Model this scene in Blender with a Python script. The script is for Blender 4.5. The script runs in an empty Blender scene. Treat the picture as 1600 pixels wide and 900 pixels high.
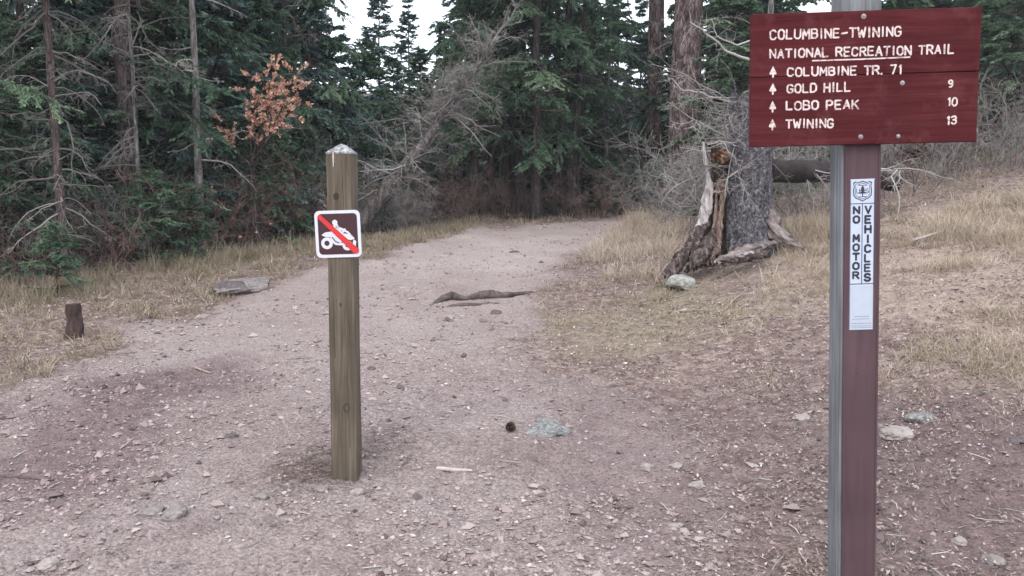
import bpy, math, random
import numpy as np
from mathutils import Vector, Matrix
R = math.radians
S = bpy.context.scene
rng = np.random.default_rng(7)
random.seed(7)

# ------------------------------------------------------------ camera, sky, sun, exposure
F = 1331.0; PITCH = math.atan(160 / F); CAMZ = 1.55
cam = bpy.data.cameras.new('camera'); camo = bpy.data.objects.new('camera', cam)
S.collection.objects.link(camo); S.camera = camo
camo.location = (0, 0, CAMZ); camo.rotation_euler = (math.pi / 2 - PITCH, 0, 0)
cam.sensor_width = 36; cam.lens = 36 * F / 1600; cam.clip_start = .05; cam.clip_end = 2000
SUN_EL, SUN_AZ = R(48), R(200)
w = bpy.data.worlds.new('World'); S.world = w; w.use_nodes = True
nt = w.node_tree; nt.nodes.clear()
out = nt.nodes.new('ShaderNodeOutputWorld'); bg = nt.nodes.new('ShaderNodeBackground')
sky = nt.nodes.new('ShaderNodeTexSky'); sky.sky_type = 'NISHITA'; sky.sun_disc = False
sky.sun_elevation = SUN_EL; sky.sun_rotation = SUN_AZ; sky.dust_density = 3; sky.air_density = 1.0
mx = nt.nodes.new('ShaderNodeMixRGB'); mx.inputs[0].default_value = .80      # cloud cover over the blue sky
tc = nt.nodes.new('ShaderNodeTexCoord'); nz = nt.nodes.new('ShaderNodeTexNoise'); nz.inputs['Scale'].default_value = 2.2; nz.inputs['Detail'].default_value = 5
cr = nt.nodes.new('ShaderNodeValToRGB')
cr.color_ramp.elements[0].color = (9.3, 10.0, 11.2, 1); cr.color_ramp.elements[0].position = .3
cr.color_ramp.elements[1].color = (13.0, 13.5, 14.4, 1); cr.color_ramp.elements[1].position = .75
nt.links.new(tc.outputs['Generated'], nz.inputs['Vector']); nt.links.new(nz.outputs['Fac'], cr.inputs['Fac'])
nt.links.new(sky.outputs[0], mx.inputs[1]); nt.links.new(cr.outputs[0], mx.inputs[2])
nt.links.new(mx.outputs[0], bg.inputs[0]); bg.inputs[1].default_value = .125
nt.links.new(bg.outputs[0], out.inputs[0])
sun = bpy.data.lights.new('sun', 'SUN'); sun.energy = .7; sun.angle = R(25); sun.color = (1, .96, .9)
suno = bpy.data.objects.new('sun', sun); S.collection.objects.link(suno)
sd = Vector((math.sin(SUN_AZ) * math.cos(SUN_EL), math.cos(SUN_AZ) * math.cos(SUN_EL), math.sin(SUN_EL)))
suno.rotation_euler = sd.to_track_quat('Z', 'Y').to_euler(); suno.location = (0, -5, 12)
S.view_settings.view_transform = 'Standard'; S.view_settings.look = 'None'
S.view_settings.exposure = 0.86; S.view_settings.gamma = 1
S.cycles.max_bounces = 5; S.cycles.diffuse_bounces = 3; S.cycles.transparent_max_bounces = 8

# ------------------------------------------------------------ numpy noise and terrain
def _hash(ix, iy, iz, seed):
    h = (ix.astype(np.int64) * 374761393 + iy.astype(np.int64) * 668265263 + iz.astype(np.int64) * 2147483647 + seed * 974711) & 0xffffffff
    h = ((h ^ (h >> 13)) * 1274126177) & 0xffffffff
    h = ((h ^ (h >> 16)) * 2246822519) & 0xffffffff
    return ((h ^ (h >> 13)) & 0xffff) / 65535.0
def vnoise(x, y, z=None, seed=0):
    x = np.asarray(x, float); y = np.asarray(y, float)
    z = np.zeros_like(x) if z is None else np.asarray(z, float)
    ix, iy, iz = np.floor(x), np.floor(y), np.floor(z)
    fx, fy, fz = x - ix, y - iy, z - iz
    fx, fy, fz = [f * f * (3 - 2 * f) for f in (fx, fy, fz)]
    r = 0
    for a in (0, 1):
        for b in (0, 1):
            for c in (0, 1):
                r = r + _hash(ix + a, iy + b, iz + c, seed) * (fx if a else 1 - fx) * (fy if b else 1 - fy) * (fz if c else 1 - fz)
    return r * 2 - 1
def fbm(x, y, z=None, seed=0, o=4):
    r = 0; a = 1.; s = 1.
    for i in range(o):
        r = r + a * vnoise(np.asarray(x) * s, np.asarray(y) * s, None if z is None else np.asarray(z) * s, seed + i); a *= .5; s *= 2.03
    return r
YS = [-60, -10, 0, 4.43, 8, 13, 17, 20, 30, 45, 60, 100, 200, 500]
ZS = [-3.5, -1.6, -.62, 0, .29, .70, .88, .95, .95, 1.7, 3.5, 9.5, 24, 44]
def base_h(x, y):
    x = np.asarray(x, float); y = np.asarray(y, float)
    z = sum(np.interp(y + k, YS, ZS) for k in (-1.2, -.4, .4, 1.2)) / 4
    x0 = np.interp(y, [0, 3.3, 6, 9.5, 13, 17, 22], [2.5, 1.9, 1.3, 1.0, 1.8, 2.9, 3.6])
    t = x - x0; sp = np.log1p(np.exp(np.clip(t * 2.5, -30, 30))) / 2.5
    z = z + 0.21 * np.minimum(sp, 9) * np.interp(y, [0, 3, 6, 60, 120], [.5, .7, 1, 1, .3])
    tl = -6.5 - x; z = z - .05 * np.clip(tl, 0, 12)
    return z
def hgt(x, y):
    z = base_h(x, y)
    z = z + .035 * fbm(x * .7, y * .7, seed=3, o=3) + .012 * fbm(x * 4, y * 4, seed=9, o=3)
    return z
UP = np.array([0, math.sin(PITCH), math.cos(PITCH)]); FW = np.array([0, math.cos(PITCH), -math.sin(PITCH)])
def ray(px, py):
    d = np.array([px - 800., 0, 0]) + (450 - py) * UP + F * FW
    return d / d[1]
def P(px, py, D):                       # the point a photo pixel shows at D metres
    return Vector(np.array([0, 0, CAMZ]) + ray(px, py) * D)
def gp(px, py):                         # ground seen at a pixel
    d = ray(px, py); t = 1.5
    while t < 80:
        if CAMZ + d[2] * t < float(hgt(d[0] * t, t)): break
        t += .02 if t < 20 else .1
    return d[0] * t, t
def gx(px, D):                          # ground point at a column and a distance
    x = (px - 800) / F * D
    return Vector((x, D, float(hgt(x, D))))

def poly_world(pts): return np.array([gp(*p) for p in pts])
def sdist(poly, x, y):                  # signed distance (inside positive)
    x = np.asarray(x, float); y = np.asarray(y, float)
    d = np.full(x.shape, 1e9); ins = np.zeros(x.shape, bool)
    n = len(poly)
    for i in range(n):
        ax, ay = poly[i]; bx, by = poly[(i + 1) % n]
        ex, ey = bx - ax, by - ay
        t = np.clip(((x - ax) * ex + (y - ay) * ey) / (ex * ex + ey * ey + 1e-9), 0, 1)
        d = np.minimum(d, np.hypot(x - ax - t * ex, y - ay - t * ey))
        c = ((ay > y) != (by > y)) & (x < (bx - ax) * (y - ay) / (by - ay + 1e-12) + ax)
        ins ^= c
    return np.where(ins, d, -d)
TRAIL = np.vstack([[(-9, -8), (-9, 2.5)], poly_world([(-250, 640), (0, 600), (150, 548), (260, 500), (330, 472), (420, 445), (520, 415), (610, 398), (690, 372), (745, 356), (850, 350), (930, 343), (1000, 331), (1060, 324), (1062, 334), (1012, 347), (955, 375), (895, 415), (835, 462), (815, 520), (850, 580), (1000, 625), (1050, 730), (1060, 880)]), [(1.2, 2), (3, -8)]])
GREEN = poly_world([(840, 470), (960, 480), (1100, 440), (1180, 470), (1110, 520), (990, 560), (890, 560), (830, 520)])
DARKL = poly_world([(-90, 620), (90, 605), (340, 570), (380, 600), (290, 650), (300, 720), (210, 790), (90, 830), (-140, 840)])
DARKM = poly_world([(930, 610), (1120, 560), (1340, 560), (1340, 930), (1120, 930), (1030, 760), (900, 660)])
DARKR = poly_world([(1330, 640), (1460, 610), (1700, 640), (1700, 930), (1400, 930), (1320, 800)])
PALE = poly_world([(1180, 385), (1420, 330), (1650, 300), (1700, 620), (1480, 600), (1380, 470), (1180, 470)])
def sm(v, a, b):
    t = np.clip((v - a) / (b - a), 0, 1); return t * t * (3 - 2 * t)
def zones(x, y):
    n = .35 * fbm(x * 1.3, y * 1.3, seed=21) + .12 * fbm(x * 6, y * 6, seed=22)
    tr = sm(sdist(TRAIL, x, y) + n * 1.1, -.25, .35)
    gr = sm(sdist(GREEN, x, y) + n * 2, -.5, .7) * .7
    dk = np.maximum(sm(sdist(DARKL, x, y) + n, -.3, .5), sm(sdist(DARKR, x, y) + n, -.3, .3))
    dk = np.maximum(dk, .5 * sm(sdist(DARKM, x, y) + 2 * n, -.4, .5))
    pl = sm(sdist(PALE, x, y) + n * 1.5, -.4, .4)
    return tr, gr, dk, pl

# ------------------------------------------------------------ mesh helpers
def mesh(name, v, f, tone=None, smooth=False, cols=None):
    """v (N,3); f list of int arrays (M,k), mixed sizes allowed"""
    me = bpy.data.meshes.new(name)
    if not isinstance(f, (list, tuple)): f = [f]
    f = [np.asarray(a) for a in f if len(a)]
    v = np.asarray(v, np.float32)
    me.vertices.add(len(v)); me.vertices.foreach_set('co', v.ravel())
    lt = np.concatenate([np.full(len(a), a.shape[1], np.int32) for a in f]); li = np.concatenate([a.ravel() for a in f]).astype(np.int32)
    me.loops.add(len(li)); me.loops.foreach_set('vertex_index', li)
    me.polygons.add(len(lt)); ls = np.concatenate([[0], np.cumsum(lt)[:-1]]).astype(np.int32)
    me.polygons.foreach_set('loop_start', ls); me.polygons.foreach_set('loop_total', lt)
    me.polygons.foreach_set('use_smooth', np.full(len(lt), bool(smooth)))
    me.update(calc_edges=True)
    if tone is not None:
        a = me.attributes.new('tone', 'FLOAT', 'POINT'); a.data.foreach_set('value', np.asarray(tone, np.float32))
    if cols:
        for k, c in cols.items():
            a = me.attributes.new(k, 'FLOAT', 'POINT'); a.data.foreach_set('value', np.asarray(c, np.float32))
    return me
def link(name, me, mat, parent=None, loc=None):
    o = bpy.data.objects.new(name, me); S.collection.objects.link(o)
    if mat is not None:
        if not len(me.materials): me.materials.append(mat)
    if parent: o.parent = parent
    if loc is not None: o.location = loc
    return o
_old_link = link
def link(name, me, mat, parent=None, loc=None):
    o = _old_link(name, me, mat, parent, loc)
    if name in ('crown', 'dead_branches', 'leaves', 'stems', 'scales', 'fine_print', 'pictogram_detail', 'limbs', 'rotten_fibres', 'crack'): o['kind'] = 'stuff'
    return o
def tag(o, label=None, cat=None, group=None, kind=None):
    if label: o['label'] = label
    if cat: o['category'] = cat
    if group: o['group'] = group
    if kind: o['kind'] = kind
    return o
def empty(name, loc, rz=0):
    o = bpy.data.objects.new(name, None); S.collection.objects.link(o); o.location = loc; o.rotation_euler = (0, 0, rz); o.empty_display_size = .1
    return o
class Geo:
    def __init__(s): s.v = []; s.f = {}; s.t = []; s.n = 0
    def add(s, v, f, tone=0.5):
        v = np.asarray(v, float).reshape(-1, 3); f = np.asarray(f)
        s.f.setdefault(f.shape[1], []).append(f + s.n); s.v.append(v)
        s.t.append(np.broadcast_to(np.asarray(tone, float), (len(v),)).copy()); s.n += len(v)
    def mesh(s, name, smooth=False):
        return mesh(name, np.concatenate(s.v), [np.concatenate(a) for a in s.f.values()], np.concatenate(s.t), smooth)
    def tris(s): return sum(len(a) * (k - 2) for k, l in s.f.items() for a in l)
def nrm(a): return a / (np.linalg.norm(a, axis=-1, keepdims=True) + 1e-9)
def tubes(g, pts, rad, sides=4, tone=.5):
    """pts (M,K,3) rad (M,K)"""
    M, K, _ = pts.shape
    if M == 0: return
    tan = np.empty_like(pts); tan[:, 1:-1] = pts[:, 2:] - pts[:, :-2]; tan[:, 0] = pts[:, 1] - pts[:, 0]; tan[:, -1] = pts[:, -1] - pts[:, -2]
    tan = nrm(tan)
    ref = np.where(np.abs(nrm(pts[:, -1] - pts[:, 0])[:, 2:3]) > .8, np.array([[1., 0, 0]]), np.array([[0, 0, 1.]]))[:, None, :]
    a = nrm(np.cross(tan, np.broadcast_to(ref, tan.shape))); b = np.cross(tan, a)
    th = np.arange(sides) * 2 * np.pi / sides
    v = pts[:, :, None, :] + rad[:, :, None, None] * (np.cos(th)[None, None, :, None] * a[:, :, None, :] + np.sin(th)[None, None, :, None] * b[:, :, None, :])
    i = np.arange(M)[:, None, None] * K * sides + np.arange(K - 1)[None, :, None] * sides
    j = np.arange(sides)[None, None, :]; j2 = (j + 1) % sides
    f = np.stack([i + j, i + j2, i + sides + j2, i + sides + j], -1).reshape(-1, 4)
    t = np.broadcast_to(np.asarray(tone, float).reshape(-1, 1, 1) if np.ndim(tone) else np.full((1, 1, 1), tone), (M, K, sides)).ravel()
    g.add(v.reshape(-1, 3), f, t)
def grow(r, st, d, L, K, wander=.25, grav=0.):
    M = len(st); pts = np.empty((M, K, 3)); pts[:, 0] = st; d = nrm(d); step = (L / (K - 1))[:, None]
    for k in range(1, K):
        d = nrm(d + r.normal(0, wander, (M, 3)) + np.array([0, 0, grav]))
        pts[:, k] = pts[:, k - 1] + d * step
    return pts
def spawn(r, pts, n, t0, t1, a0, a1, flat=0.):
    """n children per parent: starts, dirs, t"""
    M, K, _ = pts.shape
    pi = np.repeat(np.arange(M), n); t = r.uniform(t0, t1, M * n)
    s = t * (K - 1); k = np.minimum(s.astype(int), K - 2); fr = (s - k)[:, None]
    p0 = pts[pi, k]; p1 = pts[pi, k + 1]; st = p0 + (p1 - p0) * fr; tan = nrm(p1 - p0)
    rv = r.normal(0, 1, (M * n, 3))
    if flat > 0:
        side = nrm(np.cross(tan, np.array([0, 0, 1.]))); rv = side * np.where(r.random(M * n) < .5, -1, 1)[:, None] + (1 - flat) * rv * .6
    perp = nrm(rv - tan * np.sum(rv * tan, -1, keepdims=True))
    an = r.uniform(a0, a1, M * n)[:, None]
    return st, tan * np.cos(an) + perp * np.sin(an), t, pi
def kites(g, r, st, d, l, wd, tone, upb=.6):
    n = len(st); d = nrm(d); nr = nrm(r.normal(0, 1, (n, 3)) + np.array([0, 0, upb * 2]))
    s = nrm(np.cross(d, nr)); l = np.broadcast_to(l, (n,))[:, None]; wd = np.broadcast_to(wd, (n,))[:, None]
    sag = np.cross(s, d) * l * r.uniform(-.15, .25, (n, 1))
    v = np.stack([st, st + d * l * .45 + s * wd / 2 + sag, st + d * l, st + d * l * .45 - s * wd / 2 + sag], 1)
    f = np.arange(n * 4).reshape(n, 4)
    g.add(v.reshape(-1, 3), f, np.repeat(tone, 4))

# ------------------------------------------------------------ materials
def mat(name, rough=.85, spec=.3):
    m = bpy.data.materials.new(name); m.use_nodes = True; n = m.node_tree
    b = n.nodes['Principled BSDF']; b.inputs['Roughness'].default_value = rough; b.inputs['Specular IOR Level'].default_value = spec
    return m, n, b
def N(n, t, **k):
    o = n.nodes.new(t)
    for a, v in k.items():
        if a in o.inputs: o.inputs[a].default_value = v
        else: setattr(o, a, v)
    return o
def ramp(n, stops, src=None):
    c = n.nodes.new('ShaderNodeValToRGB'); e = c.color_ramp.elements
    while len(e) < len(stops): e.new(.5)
    for i, (p, col) in enumerate(stops): e[i].position = p; e[i].color = (*col, 1)
    if src is not None: n.links.new(src, c.inputs['Fac'])
    return c
def mixc(n, fac, a, b, mode='MIX'):
    m = N(n, 'ShaderNodeMixRGB', blend_type=mode)
    for i, s in ((0, fac), (1, a), (2, b)):
        if isinstance(s, (int, float)): m.inputs[i].default_value = s
        elif isinstance(s, tuple): m.inputs[i].default_value = (*s, 1)
        else: n.links.new(s, m.inputs[i])
    return m.outputs[0]
def objco(n, scale=(1, 1, 1)):
    t = n.nodes.new('ShaderNodeTexCoord'); mp = n.nodes.new('ShaderNodeMapping'); mp.inputs['Scale'].default_value = scale
    n.links.new(t.outputs['Object'], mp.inputs['Vector']); return mp.outputs[0]
def noise(n, co, sc, det=5, rough=.6, dist=0):
    z = N(n, 'ShaderNodeTexNoise'); z.inputs['Scale'].default_value = sc; z.inputs['Detail'].default_value = det; z.inputs['Roughness'].default_value = rough; z.inputs['Distortion'].default_value = dist
    n.links.new(co, z.inputs['Vector']); return z.outputs['Fac']
def bump(n, b, h, st=.5, dist=.01):
    u = N(n, 'ShaderNodeBump'); u.inputs['Strength'].default_value = st; u.inputs['Distance'].default_value = dist
    n.links.new(h, u.inputs['Height']); n.links.new(u.outputs[0], b.inputs['Normal'])
def tone_mat(name, stops, rough=.8, jitter=.25, transl=0., spec=.2):
    m, n, b = mat(name, rough, spec)
    a = N(n, 'ShaderNodeAttribute', attribute_name='tone'); oi = n.nodes.new('ShaderNodeObjectInfo')
    ad = N(n, 'ShaderNodeMath', operation='MULTIPLY_ADD'); n.links.new(oi.outputs['Random'], ad.inputs[0]); ad.inputs[1].default_value = jitter; n.links.new(a.outputs['Fac'], ad.inputs[2])
    sb = N(n, 'ShaderNodeMath', operation='SUBTRACT'); n.links.new(ad.outputs[0], sb.inputs[0]); sb.inputs[1].default_value = jitter / 2
    c = ramp(n, stops, sb.outputs[0]); n.links.new(c.outputs[0], b.inputs['Base Color'])
    if transl:
        t = n.nodes.new('ShaderNodeBsdfTranslucent'); n.links.new(c.outputs[0], t.inputs[0]); ms = n.nodes.new('ShaderNodeMixShader'); ms.inputs[0].default_value = transl
        n.links.new(b.outputs[0], ms.inputs[1]); n.links.new(t.outputs[0], ms.inputs[2]); n.links.new(ms.outputs[0], n.nodes['Material Output'].inputs[0])
    return m
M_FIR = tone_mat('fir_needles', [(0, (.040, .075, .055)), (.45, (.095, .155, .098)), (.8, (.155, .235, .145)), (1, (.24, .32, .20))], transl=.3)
M_SPRUCE = tone_mat('hazy_spruce_needles', [(0, (.050, .088, .080)), (.5, (.105, .17, .15)), (1, (.20, .28, .25))], transl=.2)  # spruce blue, with the hazy veil of distance put into the needle colour
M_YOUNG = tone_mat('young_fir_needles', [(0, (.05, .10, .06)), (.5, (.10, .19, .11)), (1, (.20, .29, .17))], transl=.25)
M_TWIG = tone_mat('grey_dead_twig', [(0, (.10, .09, .085)), (.5, (.20, .18, .17)), (1, (.40, .375, .355))])
M_BROWNTWIG = tone_mat('brown_twig', [(0, (.06, .04, .038)), (.6, (.15, .095, .085)), (1, (.28, .21, .18))])
M_OAK = tone_mat('russet_oak_leaf', [(0, (.26, .11, .07)), (.5, (.56, .31, .22)), (1, (.84, .62, .50))], transl=.3, jitter=0)
M_RED = tone_mat('dull_red_leaf', [(0, (.11, .035, .03)), (.5, (.26, .10, .08)), (1, (.42, .25, .16))], transl=.2)
M_GRASS = tone_mat('dry_grass', [(0, (.13, .118, .065)), (.2, (.21, .18, .115)), (.5, (.34, .28, .20)), (.8, (.48, .39, .31)), (1, (.62, .53, .45))], transl=.3, jitter=0)
M_LITTER = tone_mat('fallen_leaf', [(0, (.05, .034, .030)), (.3, (.14, .10, .088)), (.6, (.27, .205, .18)), (.85, (.40, .325, .295)), (1, (.54, .48, .45))], jitter=0)
M_PEB = tone_mat('gravel_stone', [(0, (.075, .054, .053)), (.3, (.24, .182, .177)), (.7, (.37, .305, .29)), (1, (.50, .435, .42))], jitter=0, rough=.8)

def bark_mat(name, dark, mid, light, sc=(7, 7, 1.6), disp=.02):
    m, n, b = mat(name, .95, .1)
    co = objco(n, sc)
    nf = noise(n, co, 2.2, 8, .65, .6); v = N(n, 'ShaderNodeTexVoronoi', feature='DISTANCE_TO_EDGE'); v.inputs['Scale'].default_value = 2.6
    md = N(n, 'ShaderNodeVectorMath', operation='ADD'); n.links.new(co, md.inputs[0])
    nc = N(n, 'ShaderNodeTexNoise'); nc.inputs['Scale'].default_value = 2; nc.inputs['Detail'].default_value = 4; n.links.new(co, nc.inputs[0])
    n.links.new(nc.outputs['Color'], md.inputs[1]); n.links.new(md.outputs[0], v.inputs['Vector'])
    c = ramp(n, [(.32, dark), (.5, mid), (.72, light)], nf)
    e = ramp(n, [(0, (.35, .35, .35)), (.12, (1, 1, 1))], v.outputs['Distance'])
    col = mixc(n, .75, c.outputs[0], e.outputs[0], 'MULTIPLY')
    n.links.new(col, b.inputs['Base Color'])
    ad = N(n, 'ShaderNodeMath', operation='MULTIPLY_ADD'); n.links.new(e.outputs[0], ad.inputs[0]); ad.inputs[1].default_value = .8; n.links.new(nf, ad.inputs[2])
    bump(n, b, ad.outputs[0], .9, disp); return m
M_BARK = bark_mat('dark_fir_bark', (.035, .027, .025), (.075, .06, .056), (.15, .125, .12))
M_BARKG = bark_mat('grey_lichen_bark', (.08, .07, .066), (.19, .175, .165), (.36, .35, .33))
M_BARKR = bark_mat('reddish_ponderosa_bark', (.05, .036, .036), (.155, .112, .108), (.31, .245, .238), sc=(5.5, 5.5, 1.7), disp=.05)
M_BARKB = bark_mat('brown_fir_bark', (.05, .038, .036), (.12, .09, .085), (.22, .175, .165))
M_BARKL = bark_mat('dull_grey_dead_bark', (.05, .043, .040), (.125, .11, .102), (.24, .22, .21))
M_STUMPBARK = bark_mat('grey_weathered_bark', (.045, .040, .045), (.13, .12, .13), (.30, .285, .30), sc=(10, 10, 8), disp=.025)

def ground_mat():
    m, n, b = mat('trail_gravel_and_forest_floor', .95, .15)
    co = objco(n)
    def A(k): return N(n, 'ShaderNodeAttribute', attribute_name=k).outputs['Fac']
    big = noise(n, co, .9, 4); med = noise(n, co, 9, 6, .7); fine = noise(n, co, 55, 4, .75)
    vo = N(n, 'ShaderNodeTexVoronoi'); vo.inputs['Scale'].default_value = 62; vo.inputs['Randomness'].default_value = 1; n.links.new(co, vo.inputs['Vector'])
    vo2 = N(n, 'ShaderNodeTexVoronoi'); vo2.inputs['Scale'].default_value = 24; n.links.new(co, vo2.inputs['Vector'])
    sep = N(n, 'ShaderNodeSeparateColor'); n.links.new(vo.outputs['Color'], sep.inputs[0])
    sep2 = N(n, 'ShaderNodeSeparateColor'); n.links.new(vo2.outputs['Color'], sep2.inputs[0])
    trail = ramp(n, [(.0, (0.199, 0.154, 0.149)), (.45, (0.299, 0.241, 0.235)), (.8, (0.365, 0.303, 0.295)), (1, (0.465, 0.398, 0.386))], sep.outputs[0]).outputs[0]
    base = ramp(n, [(.32, (0.241, 0.183, 0.174)), (.5, (0.324, 0.266, 0.257)), (.68, (0.373, 0.324, 0.315))], big).outputs[0]
    trail = mixc(n, .5, trail, base)
    trail = mixc(n, .4, trail, ramp(n, [(.3, (.52, .5, .5)), (.6, (1.1, 1.06, 1.05))], med).outputs[0], 'MULTIPLY')
    floor_ = ramp(n, [(.3, (.10, .070, .066)), (.5, (.225, .168, .155)), (.7, (.36, .29, .265))], med).outputs[0]
    floor_ = mixc(n, .45, floor_, ramp(n, [(0, (.09, .06, .057)), (.6, (.24, .182, .168)), (1, (.46, .39, .36))], sep2.outputs[0]).outputs[0])
    pale = ramp(n, [(.3, (.22, .168, .145)), (.7, (.46, .38, .335))], med).outputs[0]
    c = mixc(n, A('pale'), floor_, pale)
    c = mixc(n, A('green'), c, ramp(n, [(.3, (.16, .135, .085)), (.7, (.36, .315, .235))], med).outputs[0])
    sx_ = N(n, 'ShaderNodeSeparateXYZ'); n.links.new(co, sx_.inputs[0])        # grazing sheen on the packed upper trail, painted in as paler colour
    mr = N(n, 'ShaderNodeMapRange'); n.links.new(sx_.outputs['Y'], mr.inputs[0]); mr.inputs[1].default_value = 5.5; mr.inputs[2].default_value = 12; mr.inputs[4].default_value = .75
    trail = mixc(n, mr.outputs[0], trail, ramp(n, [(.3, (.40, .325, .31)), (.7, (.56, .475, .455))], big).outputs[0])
    trail = mixc(n, 1., trail, (.95, .94, .92), 'MULTIPLY')
    c = mixc(n, 1., c, (1.04, 1.0, .955), 'MULTIPLY')
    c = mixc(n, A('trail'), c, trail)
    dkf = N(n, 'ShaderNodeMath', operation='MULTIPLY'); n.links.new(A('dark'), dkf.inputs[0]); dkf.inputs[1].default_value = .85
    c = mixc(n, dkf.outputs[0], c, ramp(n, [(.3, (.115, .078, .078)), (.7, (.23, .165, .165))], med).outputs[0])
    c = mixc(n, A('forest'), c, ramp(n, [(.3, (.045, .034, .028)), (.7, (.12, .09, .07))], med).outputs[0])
    c = mixc(n, .6, c, ramp(n, [(.34, (.35, .34, .34)), (.5, (1, 1, 1)), (.68, (1.35, 1.34, 1.33))], fine).outputs[0], 'MULTIPLY')
    n.links.new(c, b.inputs['Base Color'])
    ad = N(n, 'ShaderNodeMath', operation='MULTIPLY_ADD'); n.links.new(vo.outputs['Distance'], ad.inputs[0]); ad.inputs[1].default_value = -.8; n.links.new(fine, ad.inputs[2])
    ad2 = N(n, 'ShaderNodeMath', operation='MULTIPLY_ADD'); n.links.new(med, ad2.inputs[0]); ad2.inputs[1].default_value = 1.6; n.links.new(ad.outputs[0], ad2.inputs[2])
    bump(n, b, ad2.outputs[0], .9, .02); return m

# ------------------------------------------------------------ ground: one sheet to the horizon
th = np.concatenate([np.arange(-180, -42, 4.), np.arange(-42, 42, .28), np.arange(42, 180, 4.)]) * np.pi / 180
rr = np.concatenate([[.0, .4, .9], 1.3 * 1.0125 ** np.arange(0, 400)]); rr = rr[rr < 420]; rr = np.append(rr, [470.])
TT, RR = np.meshgrid(th, rr); X = RR * np.sin(TT); Y = RR * np.cos(TT)
Z = hgt(X, Y)
tr, gr, dk, pl = zones(X.ravel(), Y.ravel())
Z = Z + (.010 * fbm(X * 14, Y * 14, seed=5, o=3) * (1 - .5 * tr.reshape(X.shape)))
nr_, nt_ = X.shape
idx = np.arange(nr_ * nt_).reshape(nr_, nt_); nx = np.roll(idx, -1, 1)
f = np.stack([idx[:-1], nx[:-1], nx[1:], idx[1:]], -1).reshape(-1, 4)[:, ::-1]
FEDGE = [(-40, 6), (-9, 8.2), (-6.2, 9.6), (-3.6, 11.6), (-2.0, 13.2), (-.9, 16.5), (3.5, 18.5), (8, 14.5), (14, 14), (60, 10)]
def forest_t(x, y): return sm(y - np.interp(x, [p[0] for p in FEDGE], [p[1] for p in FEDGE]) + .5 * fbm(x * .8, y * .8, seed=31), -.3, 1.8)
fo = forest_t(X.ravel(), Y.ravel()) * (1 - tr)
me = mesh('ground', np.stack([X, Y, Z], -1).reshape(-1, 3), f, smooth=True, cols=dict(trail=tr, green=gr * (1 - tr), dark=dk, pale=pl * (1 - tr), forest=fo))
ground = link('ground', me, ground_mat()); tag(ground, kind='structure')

# ------------------------------------------------------------ loose gravel, litter, grass (uncountable)
def scatter(n, y0=1.9, y1=19, power=1.0, spread=.66):
    """points on the ground, denser where nearer"""
    u = rng.random(n); y = (y0 ** (1 - power) + u * (y1 ** (1 - power) - y0 ** (1 - power))) ** (1 / (1 - power)) if power != 1 else y0 * (y1 / y0) ** u
    x = rng.uniform(-spread, spread, n) * y + rng.normal(0, .2, n)
    return x, y
OCT = np.array([[1, 0, .1], [.1, 1, -.1], [-1, 0, .15], [0, -1, -.1], [.15, .1, 1.15], [0, 0, -.7]], float)
OCF = np.array([[0, 1, 4], [1, 2, 4], [2, 3, 4], [3, 0, 4], [1, 0, 5], [2, 1, 5], [3, 2, 5], [0, 3, 5]])
def pebbles(name, x, y, size, tone, m, flat=.55):
    n = len(x); v = OCT[None] * rng.uniform(.6, 1.25, (n, 6, 3)) + rng.normal(0, .14, (n, 6, 3)); v = v * size[:, None, None] * np.stack([np.ones(n), rng.uniform(.55, 1, n), np.full(n, flat) * rng.uniform(.6, 1.3, n)], -1)[:, None]
    a = rng.uniform(0, 6.28, n); c, s = np.cos(a)[:, None], np.sin(a)[:, None]
    tx = v[..., 2] * rng.uniform(-.4, .4, (n, 1)); vx = v[..., 0] * c - v[..., 1] * s + tx; vy = v[..., 0] * s + v[..., 1] * c
    vz = v[..., 2] + v[..., 0] * rng.uniform(-.2, .2, (n, 1))
    V = np.stack([vx + x[:, None], vy + y[:, None], vz + (hgt(x, y) + size * flat * .25)[:, None]], -1)
    f = (OCF[None] + np.arange(n)[:, None, None] * 6).reshape(-1, 3)
    return mesh(name, V.reshape(-1, 3), f, np.repeat(tone, 6))
x, y = scatter(88000); t_, g_, d_, p_ = zones(x, y)
keep = rng.random(len(x)) < (.18 + .82 * t_) * (.12 + .88 * sm(fbm(x * 1.3, y * 1.3, seed=44) + .5 * fbm(x * 5, y * 5, seed=45), -.7, .7))
x, y = x[keep], y[keep]
sz = np.exp(rng.normal(math.log(.0068), .6, len(x))) * (1 + y * .035); sz = np.clip(sz, .003, .048)
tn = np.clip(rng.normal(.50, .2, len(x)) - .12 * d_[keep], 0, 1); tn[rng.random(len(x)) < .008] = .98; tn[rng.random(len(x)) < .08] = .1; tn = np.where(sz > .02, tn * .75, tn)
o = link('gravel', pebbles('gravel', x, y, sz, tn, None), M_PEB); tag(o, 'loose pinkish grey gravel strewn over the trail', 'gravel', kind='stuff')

x, y = scatter(130000, y1=20); t_, g_, d_, p_ = zones(x, y)
keep = rng.random(len(x)) < np.clip(.05 + .95 * (1 - t_), 0, 1) * (.3 + .7 * sm(fbm(x * 2.2, y * 2.2, seed=54), -.6, .5))
x, y = x[keep], y[keep]; n = len(x); g = Geo()
st = np.stack([x, y, hgt(x, y) + rng.uniform(.002, .016, n)], -1); d = rng.normal(0, 1, (n, 3)) * [1, 1, .42]
tn = np.clip(rng.normal(.55, .2, n), 0, 1); tn[rng.random(n) < .012] = 1
kites(g, rng, st, d, rng.uniform(.010, .031, n) * (1 + y * .06), rng.uniform(.005, .015, n) * (1 + y * .03), tn, upb=.8)
o = link('leaf_litter', g.mesh('leaf_litter'), M_LITTER); tag(o, 'fallen brown and pale leaves littering the bank and verges', 'leaf litter', kind='stuff')
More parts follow.
